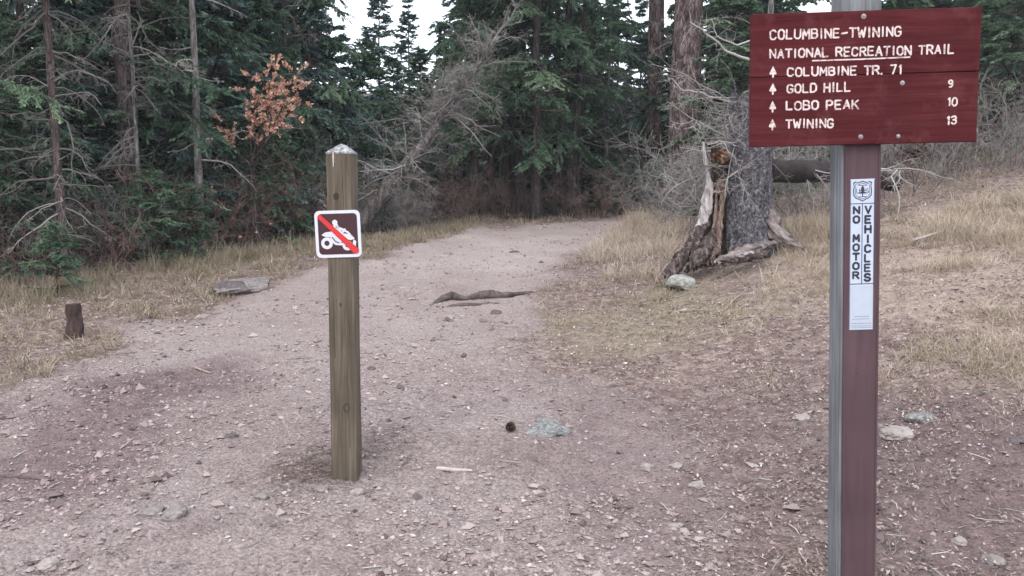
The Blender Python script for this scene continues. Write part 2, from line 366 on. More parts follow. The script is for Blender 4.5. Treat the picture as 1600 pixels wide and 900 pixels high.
# needles and tiny sticks
x, y = scatter(5200, y1=15); n = len(x); t_, _, _, _ = zones(x, y); k = rng.random(n) < 1 - .72 * t_; x, y = x[k], y[k]; n = len(x)
st = np.stack([x, y, hgt(x, y) + .008], -1); d = rng.normal(0, 1, (n, 3)) * [1, 1, .06]
pts = grow(rng, st, d, rng.uniform(.03, .16, n), 4, .18); pts[..., 2] = hgt(pts[..., 0], pts[..., 1]) + .008 + .3 * (pts[..., 2] - st[:, None, 2])
g = Geo(); tubes(g, pts, rng.uniform(.001, .0032, (n, 1)) * np.array([[1, 1, .8, .4]]), 3, np.clip(rng.normal(.5, .3, n), 0, 1))
o = link('fallen_twigs', g.mesh('fallen_twigs'), M_TWIG); tag(o, 'small broken twigs scattered over the ground', 'twigs', kind='stuff')

def blades(g, cx, cy, nper, h, spread, wid, tone, lean=.5, K=3):
    """clumps of dry grass"""
    wid = np.repeat(np.broadcast_to(np.asarray(wid, float), (len(cx),)), nper); n = len(cx) * nper; cx = np.repeat(cx, nper); cy = np.repeat(cy, nper); hh = np.repeat(h, nper) * rng.uniform(.45, 1.15, n); tn = np.repeat(tone, nper)
    a = rng.uniform(0, 6.28, n); r_ = rng.random(n) ** .6 * spread
    x = cx + np.cos(a) * r_; y = cy + np.sin(a) * r_
    d = np.stack([np.cos(a) * lean * rng.uniform(.1, 1.3, n) + rng.normal(0, .18, n), np.sin(a) * lean * rng.uniform(.1, 1.3, n) + rng.normal(0, .18, n), np.ones(n)], -1)
    st = np.stack([x, y, hgt(x, y) - .005], -1)
    p = grow(rng, st, d, hh, K, .16, -.12 - .25 * lean)
    w_ = (np.asarray(wid) * rng.uniform(.6, 1.3, n))[:, None] * np.array([1, .75, .15] if K == 3 else np.linspace(1, .15, K))[None]
    s = np.stack([np.cos(a + 1.57 + rng.normal(0, .5, n)), np.sin(a + 1.57), np.zeros(n)], -1)[:, None]
    v = np.stack([p - s * w_[..., None] / 2, p + s * w_[..., None] / 2], 2)
    i = np.arange(n)[:, None] * K * 2 + np.arange(K - 1)[None] * 2
    f = np.stack([i, i + 1, i + 3, i + 2], -1).reshape(-1, 4)
    g.add(v.reshape(-1, 3), f, np.repeat(np.clip(tn + rng.normal(0, .13, n), 0, 1), K * 2))
LEDGE = TRAIL[1:12]
gl = Geo(); gr_ = Geo()
# left verge between trail and trees
x = rng.uniform(-11, -.5, 16000); y = rng.uniform(4, 19, 16000); t_, _, _, _ = zones(x, y); f_ = forest_t(x, y)
k = (t_ < .35) & (f_ < .75) & (rng.random(len(x)) < .35 + .6 * sm(fbm(x * 1.2, y * 1.2, seed=66), -.5, .5)); x, y = x[k], y[k]
k = x < np.interp(y, [0, 8, 13, 18], [-3, -2, -.6, 1]); x, y = x[k][:3600], y[k][:3600]
blades(gl, x, y, 11, rng.uniform(.05, .17, len(x)), .07, .005 + y * .0004, np.clip(rng.normal(.42, .16, len(x)) - .0, 0, 1), .8)
o = link('dry_grass', gl.mesh('dry_grass'), M_GRASS); tag(o, 'low dry straw grass along the left side of the trail below the trees', 'grass', kind='stuff')
# right bank
x = rng.uniform(.2, 13, 30000); y = rng.uniform(2, 17, 30000); t_, g2, d_, p_ = zones(x, y)
cl = sm(fbm(x * 1.4, y * 1.4, seed=77), -.25, .55)
pr = np.clip(.04 + .5 * p_ + .16 * cl + .45 * g2 - .35 * d_, 0, 1) * (.2 + .8 * cl) * np.clip((y - 1) / 5, .25, 1)
k = (t_ < .3) & (rng.random(len(x)) < pr) & (x < .75 * y + .5); x, y, gg = x[k][:8000], y[k][:8000], g2[k][:8000]
tn = np.clip(rng.normal(.58, .14, len(x)) - .26 * gg, 0, 1)
blades(gr_, x, y, 10, rng.uniform(.03, .11, len(x)) * (1 + .05 * y) * np.clip(y / 6, .6, 1.6), .07, .0035 + y * .0004, tn, .95)
# taller stands: left of the broken tree, right of it, and the top of the bank
def tall(zone, n, h0, h1, tone, lean=.45, nper=14):
    zx = poly_world(zone); lo, hi = zx.min(0), zx.max(0)
    x = rng.uniform(lo[0], hi[0], n * 3); y = rng.uniform(lo[1], hi[1], n * 3); k = sdist(zx, x, y) > 0; k &= fbm(x * 2.1, y * 2.1, seed=83) > -.35; x, y = x[k][:n], y[k][:n]
    blades(gr_, x, y, nper, rng.uniform(h0, h1, len(x)) * (.55 + .6 * sm(fbm(x * 1.6, y * 1.6, seed=84), -.5, .6)), .10, .003 + y * .00035, np.clip(rng.normal(tone, .1, len(x)), 0, 1), lean)
tall([(905, 420), (960, 360), (1000, 340), (1060, 345), (1060, 400), (1030, 440), (960, 440)], 330, .10, .30, .84, .55)
tall([(985, 345), (1080, 335), (1080, 370), (1000, 375)], 110, .18, .38, .76, .4)
tall([(1200, 395), (1215, 360), (1300, 350), (1310, 400), (1250, 420)], 150, .15, .42, .66, .5)
tall([(1380, 400), (1400, 345), (1620, 300), (1660, 330), (1640, 400), (1450, 430)], 520, .10, .30, .72, .7)
tall([(1370, 600), (1500, 470), (1640, 450), (1680, 600), (1560, 620)], 260, .06, .16, .66, .9)
tall([(1080, 480), (1300, 430), (1330, 560), (1180, 640), (1090, 660), (1020, 590)], 150, .03, .08, .6, .9)
tall([(1380, 560), (1620, 500), (1650, 760), (1480, 840), (1390, 760)], 110, .03, .09, .62, .9)
tall([(1060, 890), (1100, 840), (1180, 850), (1300, 870), (1300, 930), (1100, 930)], 40, .03, .07, .5, .9)
for a_, b_ in ((925, 400), (945, 385), (972, 372), (1000, 362), (1020, 350), (1035, 378)):
    tall([(a_ - 24, b_ - 10), (a_ + 24, b_ - 14), (a_ + 26, b_ + 12), (a_ - 22, b_ + 14)], 18, .28, .5, .74, .35, 8)
tall([(735, 356), (850, 349), (930, 342), (1000, 330), (1060, 323), (1060, 316), (950, 325), (780, 335), (700, 345)], 420, .06, .2, .6, .6)
tall([(560, 385), (640, 362), (740, 345), (760, 352), (700, 370), (610, 396), (560, 405)], 260, .06, .22, .5, .6)
tall([(-20, 440), (180, 425), (320, 408), (540, 375), (600, 380), (440, 410), (320, 440), (150, 465), (-20, 490)], 520, .08, .34, .36, .5)
o = link('bank_grass', gr_.mesh('bank_grass'), M_GRASS); tag(o, 'tufts of pale straw grass growing over the right bank', 'grass', kind='stuff')

# ------------------------------------------------------------ trees
def trunk_geo(g, r, H, rad, lean=(0, 0), flare=1.5, sides=12, K=14, rough=.06, top=.25, wob=.04):
    zz = np.linspace(0, 1, K) ** 1.3 * H
    cx = lean[0] * zz + np.cumsum(r.normal(0, wob, K)) * .4 * (zz / H); cy = lean[1] * zz + np.cumsum(r.normal(0, wob, K)) * .4 * (zz / H)
    rd = rad * (1 - (1 - top) * zz / H) * (1 + (flare - 1) * np.exp(-zz / (rad * 2.2)))
    th = np.arange(sides) * 2 * np.pi / sides
    rn = rd[:, None] * (1 + rough * fbm(np.cos(th)[None] * 2 + 9, np.sin(th)[None] * 2 + 0 * zz[:, None], zz[:, None] * 1.5, seed=int(r.integers(999)), o=2) + .12 * np.exp(-zz[:, None] / (rad * 2)) * np.sin(th * 4 + r.uniform(0, 6))[None])
    v = np.stack([cx[:, None] + rn * np.cos(th), cy[:, None] + rn * np.sin(th), np.broadcast_to(zz[:, None] - .12, rn.shape)], -1)
    i = np.arange(K - 1)[:, None] * sides; j = np.arange(sides)[None]; j2 = (j + 1) % sides
    g.add(v.reshape(-1, 3), np.stack([i + j, i + j2, i + sides + j2, i + sides + j], -1).reshape(-1, 4))
    return lambda z: np.stack([np.interp(z, zz, cx), np.interp(z, zz, cy), z], -1)
def dead_branches(g, r, at, z0, z1, n, L, lv=3, n1=7, n2=5, rad=.012, grav=-.05, elev=(-.25, .35), tone=.5, az=None, thick=1.):
    z = r.uniform(z0, z1, n); a = r.uniform(0, 6.28, n) if az is None else r.uniform(az[0], az[1], n); e = r.uniform(*elev, n)
    d = np.stack([np.cos(a) * np.cos(e), np.sin(a) * np.cos(e), np.sin(e)], -1); Ls = L * r.uniform(.45, 1.15, n)
    p = grow(r, at(z), d, Ls, 7, .24, grav)
    t0 = np.clip(r.normal(tone, .15, n), 0, 1)
    tubes(g, p, (rad * Ls / L)[:, None] * np.linspace(1, .25, 7)[None], 4, t0)
    if lv < 2: return
    st, dd, t, pi = spawn(r, p, n1, .15, 1, .5, 1.2, .35); L1 = Ls[pi] * .42 * (1.15 - t) * r.uniform(.5, 1.3, len(pi))
    q = grow(r, st, dd, L1, 5, .34, grav * 1.2); t1 = np.clip(t0[pi] + r.normal(0, .1, len(pi)), 0, 1)
    tubes(g, q, (thick * rad * .38 * np.clip(L1 * 2, .5, 1))[:, None] * np.linspace(1, .35, 5)[None], 3, t1)
    if lv < 3: return
    st, dd, t, pj = spawn(r, q, n2, .1, 1, .5, 1.2, .1); L2 = L1[pj] * .5 * r.uniform(.4, 1.2, len(pj))
    q = grow(r, st, dd, L2, 4, .35, -.05)
    tubes(g, q, np.full((len(pj), 1), thick * rad * .22) * np.linspace(1, .5, 4)[None], 3, np.clip(t1[pj] + r.normal(0, .1, len(pj)), 0, 1))
def conifer(seed, H, Rc, z0, nb, nsub, nk, ks, rad, droop=-.06, dead=0, dead_z=None, twl=1.2, shape=.75, sides=10, elev0=-.1):
    """returns (trunk mesh, crown mesh, dead branch mesh)"""
    r = np.random.default_rng(seed); gt = Geo(); gc = Geo(); gd = None
    at = trunk_geo(gt, r, H, rad, top=.08, sides=sides)
    z = z0 + (H * .985 - z0) * r.random(nb) ** .92; fr = (H - z) / (H - z0)
    L = Rc * (fr ** shape) * r.uniform(.55, 1.12, nb) + .12
    a = np.arange(nb) * 2.4 + r.normal(0, .5, nb); e = elev0 + .75 * (1 - fr) ** 1.5 + r.normal(0, .12, nb)
    d = np.stack([np.cos(a) * np.cos(e), np.sin(a) * np.cos(e), np.sin(e)], -1)
    p = grow(r, at(z), d, L, 7, .07, droop)
    tubes(gt, p, (.008 + .009 * L)[:, None] * np.linspace(1, .2, 7)[None], 4, .4)
    bt = np.clip(r.normal(.38, .20, nb), 0, 1)
    st, dd, t, pi = spawn(r, p, nsub, .22, 1., .45, 1.15, .8); Ls = (L[pi] * .34 * (1.2 - .8 * t) + .1) * r.uniform(.5, 1.2, len(pi))
    q = grow(r, st, dd, Ls, 5, .12, droop * 1.6)
    tubes(gt, q, np.full((len(pi), 1), .0035) * np.linspace(1, .4, 5)[None], 3, .4)
    st, dd, t2, pj = spawn(r, q, nk, .0, 1., .25, .95, .5)
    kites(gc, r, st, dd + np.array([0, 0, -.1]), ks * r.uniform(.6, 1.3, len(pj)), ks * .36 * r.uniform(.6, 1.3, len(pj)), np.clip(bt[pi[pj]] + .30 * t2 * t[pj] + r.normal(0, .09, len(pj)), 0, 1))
    if dead:
        gd = Geo(); dz = dead_z or (z0 * .25, z0 * 1.25)
        dead_branches(gd, r, at, dz[0], dz[1], dead, twl, 3, 6, 4, rad=.011, tone=.4)
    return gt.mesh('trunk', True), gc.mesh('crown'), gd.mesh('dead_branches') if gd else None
PROTO = {}
def proto(k, *a, **kw): PROTO[k] = conifer(*a, **kw)
proto('fir_a', 11, 9.5, 2.0, 1.0, 100, 18, 46, .072, .10, dead=9, dead_z=(.5, 3.0), twl=.9)
proto('fir_b', 12, 8.5, 1.8, .5, 100, 18, 44, .070, .09, dead=8, dead_z=(.4, 2.6), twl=.8, droop=-.09)
proto('fir_c', 13, 10, 2.2, 1.6, 100, 18, 48, .075, .12, dead=14, dead_z=(.6, 3.8), twl=1.1)
proto('far_a', 21, 10, 2.0, .5, 96, 13, 26, .14, .10, dead=8, dead_z=(.4, 3))
proto('far_b', 22, 9, 1.6, .3, 100, 12, 26, .13, .08, shape=.9)
proto('far_c', 23, 11, 2.3, 1.0, 92, 13, 26, .15, .12, dead=8, dead_z=(.6, 3.6))
proto('spire', 24, 7, 1.25, .2, 120, 9, 22, .10, .07, shape=1.0, droop=-.03)
proto('pine', 25, 10, 2.6, 1.9, 62, 26, 42, .095, .15, dead=10, dead_z=(1, 2.8), droop=-.05, shape=.5)
proto('young', 31, 1.5, .75, .05, 58, 11, 30, .042, .018, shape=.8, elev0=.1, sides=6)
proto('sapling', 32, 2.6, .95, .1, 74, 12, 30, .052, .03, shape=.9, elev0=.05, sides=6)
FG, DG, YG = 'tall conifers crowded along the forest edge', 'conifers standing deeper in the forest', 'young firs at the foot of the forest'
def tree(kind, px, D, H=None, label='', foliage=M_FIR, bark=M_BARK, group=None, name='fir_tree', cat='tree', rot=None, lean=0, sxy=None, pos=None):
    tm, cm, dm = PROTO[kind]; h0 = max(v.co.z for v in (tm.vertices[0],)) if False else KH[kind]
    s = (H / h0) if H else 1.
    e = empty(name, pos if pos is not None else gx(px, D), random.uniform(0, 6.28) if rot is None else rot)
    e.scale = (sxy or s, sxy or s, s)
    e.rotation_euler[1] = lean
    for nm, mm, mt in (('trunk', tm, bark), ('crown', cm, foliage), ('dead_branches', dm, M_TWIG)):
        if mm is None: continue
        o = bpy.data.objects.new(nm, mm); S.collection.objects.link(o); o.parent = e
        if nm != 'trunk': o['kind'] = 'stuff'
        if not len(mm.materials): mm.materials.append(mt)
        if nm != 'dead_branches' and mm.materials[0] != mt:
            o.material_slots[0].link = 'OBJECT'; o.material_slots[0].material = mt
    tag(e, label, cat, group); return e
KH = dict(fir_a=9.5, fir_b=8.5, fir_c=10, far_a=10, far_b=9, far_c=11, spire=7, pine=10, young=1.5, sapling=2.6)
# left wall of forest
tree('fir_c', -40, 9.6, 8.5, 'large dark fir at the far left edge reaching over the verge', group=FG)
tree('fir_b', 55, 12.0, 8, 'dark fir behind the grey dead tree on the left', group=FG)
tree('fir_a', 150, 14.2, 10, 'fir showing between the grey dead tree and the brown straight trunk', group=FG)
tree('fir_c', 205, 12.2, 11, 'fir with a bare straight brown trunk left of the pale thin trunk', bark=M_BARKB, group=FG)
tree('fir_a', 262, 15.2, 10, 'bushy fir behind and just left of the pale thin trunk', group=FG)
tree('fir_b', 360, 14.6, 9.5, 'green fir behind the russet oak leaves', group=FG)
tree('fir_c', 425, 16.5, 12, 'fir rising right behind the russet oak', group=FG, sxy=.75)
tree('fir_a', 492, 15.5, 10, 'green fir at the left side of the sky gap, above the capped post', group=FG, sxy=.62)
tree('fir_b', 0, 14.5, 10, 'shaded fir deep behind the far left edge', group=DG)
tree('fir_b', 120, 17.5, 10, 'shaded fir deep behind the left trees', group=DG)
tree('fir_b', 310, 18, 11, 'tall fir deep behind the pale thin trunk', group=DG, sxy=1)
tree('fir_a', 215, 17, 11, 'tall fir deep behind the brown straight trunk', group=DG)
tree('far_a', 400, 20, 12, 'shaded fir deep behind the russet oak', group=DG, sxy=.9)
# middle
SG = 'spruces in the sky gap'
tree('spire', 598, 27, 7.2, 'narrow pointed spruce standing in the sky gap', M_SPRUCE, group=SG, name='spruce_tree')
tree('spire', 643, 31, 7.2, 'second pointed spruce in the sky gap, right of the tallest spire', M_SPRUCE, group=SG, name='spruce_tree')
tree('spire', 566, 25, 4.4, 'short spruce low in the sky gap beside the green fir', M_SPRUCE, group=SG, name='spruce_tree')
tree('spire', 618, 23, 4.3, 'short dense spruce below the pointed spires', M_FIR, group=SG, name='spruce_tree')
tree('spire', 545, 22, 3.6, 'low spruce directly right of the capped post top', M_FIR, group=SG, name='spruce_tree')
tree('far_b', 735, 25, 10, 'tall blue green spruce at the right side of the sky gap', M_SPRUCE, name='spruce_tree', sxy=.95)
tree('far_a', 662, 21, 3.9, 'low dark fir behind the leaning dead tree', group=DG, sxy=.6)
tree('far_b', 700, 22, 4.6, 'mid height fir behind the twigs of the leaning dead tree', M_SPRUCE, group=DG, sxy=.7)
tree('pine', 768, 18.6, 10, 'dark pine with a black shaded trunk behind the end of the trail', name='pine_tree', sxy=.62)
tree('pine', 838, 17.6, 9.0, 'pine with low bright green boughs left of the leaning dark trunks', M_FIR, name='pine_tree', rot=1.0, sxy=.8)
tree('pine', 868, 18.4, 11, 'dark trunked pine leaning right at the bend of the trail', name='pine_tree', lean=R(5), sxy=.7)
tree('fir_c', 800, 20.5, 11, 'tall dark fir just behind the shaded pine', group=DG, sxy=.75)
tree('far_a', 870, 23, 11, 'dark fir behind the leaning dark trunks', group=DG, sxy=.9)
tree('far_c', 925, 24, 9.0, 'thin crowned fir between the dark pines and the reddish trunks', group=DG, sxy=.6)
tree('far_b', 960, 27, 7.2, 'small pointed fir with sky above it left of the reddish trunks', M_SPRUCE, group=DG)
tree('far_b', 998, 30, 6.8, 'distant fir touching the left reddish trunk', M_SPRUCE, group=DG)
tree('spire', 1046, 24, 5.2, 'low blue green fir filling the gap between the two reddish trunks', M_SPRUCE, group=DG)
tree('pine', 812, 18.6, 11.5, 'full dark pine between the two pines at the end of the trail', name='pine_tree', rot=2.6, sxy=.8)
tree('fir_a', 775, 21, 11, 'dark full fir deep behind the pine with the black trunk', group=DG, sxy=.85)
# right
tree('far_a', 1135, 21, 11, 'green fir filling the space left of the brown sign board', group=DG)
tree('far_b', 1165, 25, 10, 'blue green fir behind the upper left corner of the sign board', M_SPRUCE, group=DG)
tree('far_c', 1290, 19, 11, 'fir hidden behind the middle of the sign board', group=DG)
tree('far_a', 1430, 21, 11, 'fir behind the right half of the sign board', group=DG)
tree('fir_c', 1583, 15.5, 11, 'grey trunked fir at the right edge of the picture', bark=M_BARKG, group=FG)
tree('fir_a', 1640, 17, 11, 'green fir beyond the right edge of the picture', group=FG)
tree('far_c', 1520, 22, 11, 'shaded fir just right of the sign board', group=DG)
# deeper stand
k = 0
for i in range(2000):
    if k >= 135: break
    D = random.uniform(21, 80); px = random.uniform(-450, 2050); H = random.uniform(8.5, 15)
    hw = 2.0 * F / D
    if px + hw > 548 and px - hw < 688:
        if not 540 < px < 700: continue
        H = random.uniform(1.5, 1 + (290 - 135) * D / F + CAMZ - 1.2)
    elif px + hw > 925 and px - hw < 1060:
        if px < 915 or px > 1075: continue
        H = (290 - random.uniform(70, 150)) * D / F + CAMZ - .95
    wide = max(H, 5) / 10 if H > 6 else H / 7
    tree(random.choice(['far_a', 'far_b', 'far_c']), px, D, H, 'dim conifer among the crowded trees deep in the forest', random.choice([M_FIR, M_FIR, M_SPRUCE]), group=DG, sxy=wide); k += 1
UG = 'young conifers filling the forest floor between the trunks'
for i in range(46):
    D = random.uniform(19.5, 30); px = -250 + i * 46 + random.uniform(-20, 20)
    tree('sapling', px, D, random.uniform(1.8, 3.4), 'shaded young conifer filling the space between the trunks deep in the forest', random.choice([M_FIR, M_SPRUCE]), group=UG, name='young_conifer')
# trees beyond both sides of the view
for px, D, kd, lb in ((-330, 10.5, 'fir_a', 'tall fir standing out of view to the left'), (-200, 13, 'fir_b', 'fir just out of view past the far left fir'), (1800, 13, 'fir_c', 'tall fir out of view to the right, beyond the bank')):
    tree(kd, px, D, 10, lb, group=FG)
# young firs
tree('young', 245, 11.0, 1.15, 'bushy young fir in front of the brown straight trunk', M_YOUNG, group=YG, name='young_fir')
tree('young', 295, 11.4, .95, 'low young fir at the foot of the pale thin trunk', M_YOUNG, group=YG, name='young_fir')
tree('sapling', 440, 13.0, 1.7, 'young fir left of the square no vehicles sign', M_FIR, group=YG, name='young_fir')
tree('sapling', 375, 13.4, 1.6, 'shaded young fir between the pale thin trunk and the square sign', M_FIR, group=YG, name='young_fir')
tree('young', 84, 9.2, .75, 'small young fir growing beside the short brown stump', M_YOUNG, group=YG, name='young_fir')
tree('sapling', 480, 14.2, 1.8, 'young fir directly behind the square no vehicles sign', M_FIR, group=YG, name='young_fir')
tree('sapling', 300, 13.2, 2.2, 'dark young fir half hidden behind the pale thin trunk', M_FIR, group=YG, name='young_fir')
tree('sapling', 20, 10.4, 2.1, 'dark young fir at the left edge of the verge', M_FIR, group=YG, name='young_fir')
tree('young', 985, 19.0, 1.0, 'low yellow green shrub at the end of the trail', M_YOUNG, name='green_shrub', cat='shrub', sxy=1.1)

for px, D, H, lb, ft in ((-15, 11.6, 3.4, 'half grown fir at the left edge under the big dark fir', M_FIR), (60, 11.2, 3.0, 'half grown fir just left of the grey dead tree', M_FIR), (140, 12.4, 3.8, 'half grown fir just right of the grey dead tree', M_SPRUCE),
        (190, 13.4, 4.4, 'half grown fir behind the brown straight trunk', M_FIR), (268, 13.0, 4.0, 'half grown fir left of the pale thin trunk', M_FIR), (345, 13.6, 4.2, 'half grown fir right of the pale thin trunk', M_SPRUCE),
        (400, 14.6, 4.2, 'half grown fir below the russet leaves', M_FIR), (465, 15.4, 4.6, 'half grown fir left of the capped post top', M_SPRUCE), (525, 16.2, 3.6, 'half grown fir right behind the capped post', M_SPRUCE), (575, 17.5, 3.4, 'half grown fir behind the foot of the leaning dead tree', M_FIR),
        (1000, 21, 4.2, 'half grown fir left of the narrower reddish trunk', M_SPRUCE), (1045, 20, 4.0, 'half grown fir between the two reddish trunks', M_FIR), (1100, 17.5, 3.6, 'half grown fir right of the thick reddish trunk', M_SPRUCE), (1140, 15.5, 4.2, 'half grown fir behind the top of the broken tree', M_FIR), (1165, 17, 5.2, 'half grown fir behind the left edge of the sign board', M_FIR), (910, 20.5, 4.4, 'half grown fir left of the bare grey limbed tree', M_FIR), (1560, 15.2, 3.6, 'half grown fir right of the sign board', M_FIR)):
    tree('sapling', px, D, H, lb, ft, group='half grown firs under the tall trees', name='young_fir')
# pale thin trunk, grey dead tree, dead brown tree
def snag(name, label, px, D, H, rad, nb, L, bark, z0=.4, z1=None, lean=(0, 0), seed=1, tone=.5, thick=1., n1=8, n2=5, twig=M_TWIG, az=None, grav=-.05, crown=None, group='dead and half dead trees in the forest', elev=(-.25, .35), brad=.012):
    r = np.random.default_rng(seed); e = empty(name, gx(px, D)); g = Geo()
    at = trunk_geo(g, r, H, rad, lean=lean, top=.35, sides=12, rough=.12)
    link('trunk', g.mesh('trunk', True), bark, e); g = Geo()
    dead_branches(g, r, at, z0, z1 or H, nb, L, 3, n1, n2, rad=brad, tone=tone, thick=thick, az=az, grav=grav, elev=elev)
    link('dead_branches', g.mesh('dead_branches'), twig, e); tag(e, label, 'tree', group); return e
snag('dead_tree', 'pale thin lichen covered trunk left of the russet oak', 313, 12.0, 6.5, .060, 22, .8, M_BARKG, .9, 5.5, lean=(.012, 0), seed=41, tone=.62)
snag('dead_tree', 'grey dead tree full of drooping twigs on the far left', 98, 10.0, 5.5, .055, 62, .85, M_BARKB, .3, 4.4, seed=42, tone=.42, grav=-.18)
snag('dead_tree', 'thin dead tree with tangled twigs in front of the brown straight trunk', 222, 11.4, 6, .035, 34, .8, M_BARKG, 1.2, 4.6, seed=43, tone=.45, grav=-.14)
snag('dead_tree', 'thin dark dead stem behind the square no vehicles sign', 455, 15, 6, .05, 30, 1.0, M_BARK, .5, 5, seed=45, tone=.4)
snag('dead_tree', 'slim dark stem between the dark pines at the end of the trail', 830, 17.6, 6, .045, 16, 1.0, M_BARK, 1, 5, lean=(.04, 0), seed=46, tone=.35)
snag('dead_tree', 'dark stem just right of the leaning pine trunk', 888, 18.2, 8, .11, 14, 1.1, M_BARK, 1.5, 5, lean=(.09, 0), seed=47, tone=.35)
snag('dead_tree', 'bare grey limbed dead tree left of the reddish trunks', 945, 19.5, 4.2, .06, 44, 1.5, M_BARKG, .6, 3.8, seed=48, tone=.6, grav=-.05)
snag('dead_tree', 'black shaded stem left of the dark pine', 742, 18.2, 6, .10, 22, 1.1, M_BARK, .6, 4, seed=49, tone=.25)
snag('dead_tree', 'black shaded stem right of the dark pine', 790, 18.8, 7, .12, 22, 1.1, M_BARK, .6, 4, seed=50, tone=.25)
# ponderosas
def bigtrunk(label, px, D, rad, H, seed, nb, lean=(0, 0), bark=M_BARKR, z0=1.2, twigs=True):
    r = np.random.default_rng(seed); e = empty('ponderosa_pine', gx(px, D)); g = Geo()
    at = trunk_geo(g, r, H, rad, lean=lean, top=.6, sides=28, K=60, flare=1.25, rough=.07, wob=.005)
    link('trunk', g.mesh('trunk', True), bark, e); g = Geo()
    dead_branches(g, r, at, z0, 6, nb, 1.6, 3, 7, 4, rad=.016, tone=.5); link('dead_branches', g.mesh('dead_branches'), M_TWIG, e)
    g = Geo(); z = r.uniform(7.5, H, 26); a = r.uniform(0, 6.28, 26)
    p = grow(r, at(z), np.stack([np.cos(a), np.sin(a), np.full(26, .1)], -1), np.full(26, 2.4), 6, .1, .02)
    st, d, t, pi = spawn(r, p, 60, .3, 1, .4, 1.2, .3); gl2 = Geo(); kites(gl2, r, st, d, .3, .09, np.clip(r.normal(.4, .2, len(st)), 0, 1))
    tubes(g, p, np.full((26, 1), .03) * np.linspace(1, .3, 6)[None], 4); link('limbs', g.mesh('limbs'), bark, e)
    link('crown', gl2.mesh('crown'), M_FIR, e); tag(e, label, 'tree', 'ponderosa pines at the end of the trail'); return e
bigtrunk('thick reddish pine trunk, the wider of the two right of the trail', 1064, 15.8, .29, 13, 61, 14, lean=(.010, 0))
bigtrunk('narrower reddish pine trunk left of the thick one', 1019, 20, .20, 13, 62, 12)
bigtrunk('grey barked pine trunk half hidden behind the thick reddish trunk', 1108, 19, .17, 12, 63, 18, bark=M_BARKG)
def crooked():
    e = empty('dead_tree', gx(1190, 12.6)); b = np.array(e.location); g = Geo(); r = np.random.default_rng(77)
    at = trunk_geo(g, r, 4.4, .06, top=.5, sides=12, rough=.12); link('trunk', g.mesh('trunk', True), M_BARKG, e)
    def W(px, py, D): return np.array(P(px, py, D)) - b
    g = Geo(); L_ = []
    for pts, r0 in (([(1190, 100, 12.6), (1170, 93, 12.4), (1140, 82, 12.2), (1130, 76, 12.1), (1118, 62, 12.0), (1095, 48, 11.9), (1078, 34, 11.8)], .022), ([(1190, 160, 12.6), (1140, 160, 12.2), (1100, 146, 12), (1070, 142, 11.8), (1050, 122, 11.7)], .016), ([(1190, 60, 12.6), (1150, 70, 12.3), (1120, 58, 12.1), (1112, 30, 12.0)], .014)):
        p = np.array([W(*q) for q in pts]); k = np.linspace(0, len(p) - 1, 14); q = np.stack([np.interp(k, range(len(p)), p[:, i]) for i in range(3)], -1) + r.normal(0, .008, (14, 3)); L_.append(q)
        tubes(g, q[None], np.linspace(r0, r0 * .35, 14)[None], 6, .95)
    st, d, t, _ = spawn(r, np.stack(L_), 7, .15, 1, .5, 1.2); q = grow(r, st, d, r.uniform(.1, .4, len(st)), 6, .3, -.02); tubes(g, q, np.full((len(q), 1), .004) * np.linspace(1, .4, 6)[None], 3, .8)
    st, d, t, _ = spawn(r, q, 4, .15, 1, .5, 1.2); q = grow(r, st, d, r.uniform(.08, .25, len(st)), 4, .3, -.02); tubes(g, q, np.full((len(q), 1), .003) * np.linspace(1, .4, 4)[None], 3, .7)
    dead_branches(g, r, at, .5, 1.8, 16, 1.2, 3, 7, 4, rad=.010, tone=.6, az=(2.0, 4.6), grav=-.03)
    link('dead_branches', g.mesh('dead_branches'), M_TWIG, e); tag(e, 'dead tree behind the left edge of the sign board with one white crooked branch', 'tree', 'dead and half dead trees in the forest')
crooked()
# leaning dead tree
def leaning():
    b = gx(540, 14.0) - Vector((0, 0, .1)); t = P(775, 60, 15.2); r = np.random.default_rng(71); e = empty('leaning_dead_tree', b)
    v = np.array(t - b); ks = np.linspace(0, 1, 24); sag = np.sin(ks * 3.1) * .10
    pts = v[None] * ks[:, None]; pts[:, 2] -= sag; pts += r.normal(0, .012, pts.shape)
    g = Geo(); tubes(g, pts[None], (.175 * (1 - .88 * ks ** .8))[None] * r.uniform(.93, 1.07, (1, 24)), 14); link('trunk', g.mesh('trunk', True), M_BARKL, e)
    at = lambda z: np.stack([np.interp(z, ks, pts[:, i]) for i in range(3)], -1)
    g = Geo(); dead_branches(g, r, at, .30, .98, 70, 1.15, 3, 9, 6, rad=.013, tone=.58, elev=(-.7, 1.0), grav=-.02, thick=1.15)
    dead_branches(g, r, at, .5, 1.0, 60, .9, 3, 9, 6, rad=.010, tone=.55, elev=(.3, 1.4), grav=0, thick=1.1)
    link('dead_branches', g.mesh('dead_branches'), M_TWIG, e)
    tag(e, 'dead grey tree leaning to the right with a tangle of bare twigs', 'tree')
leaning()

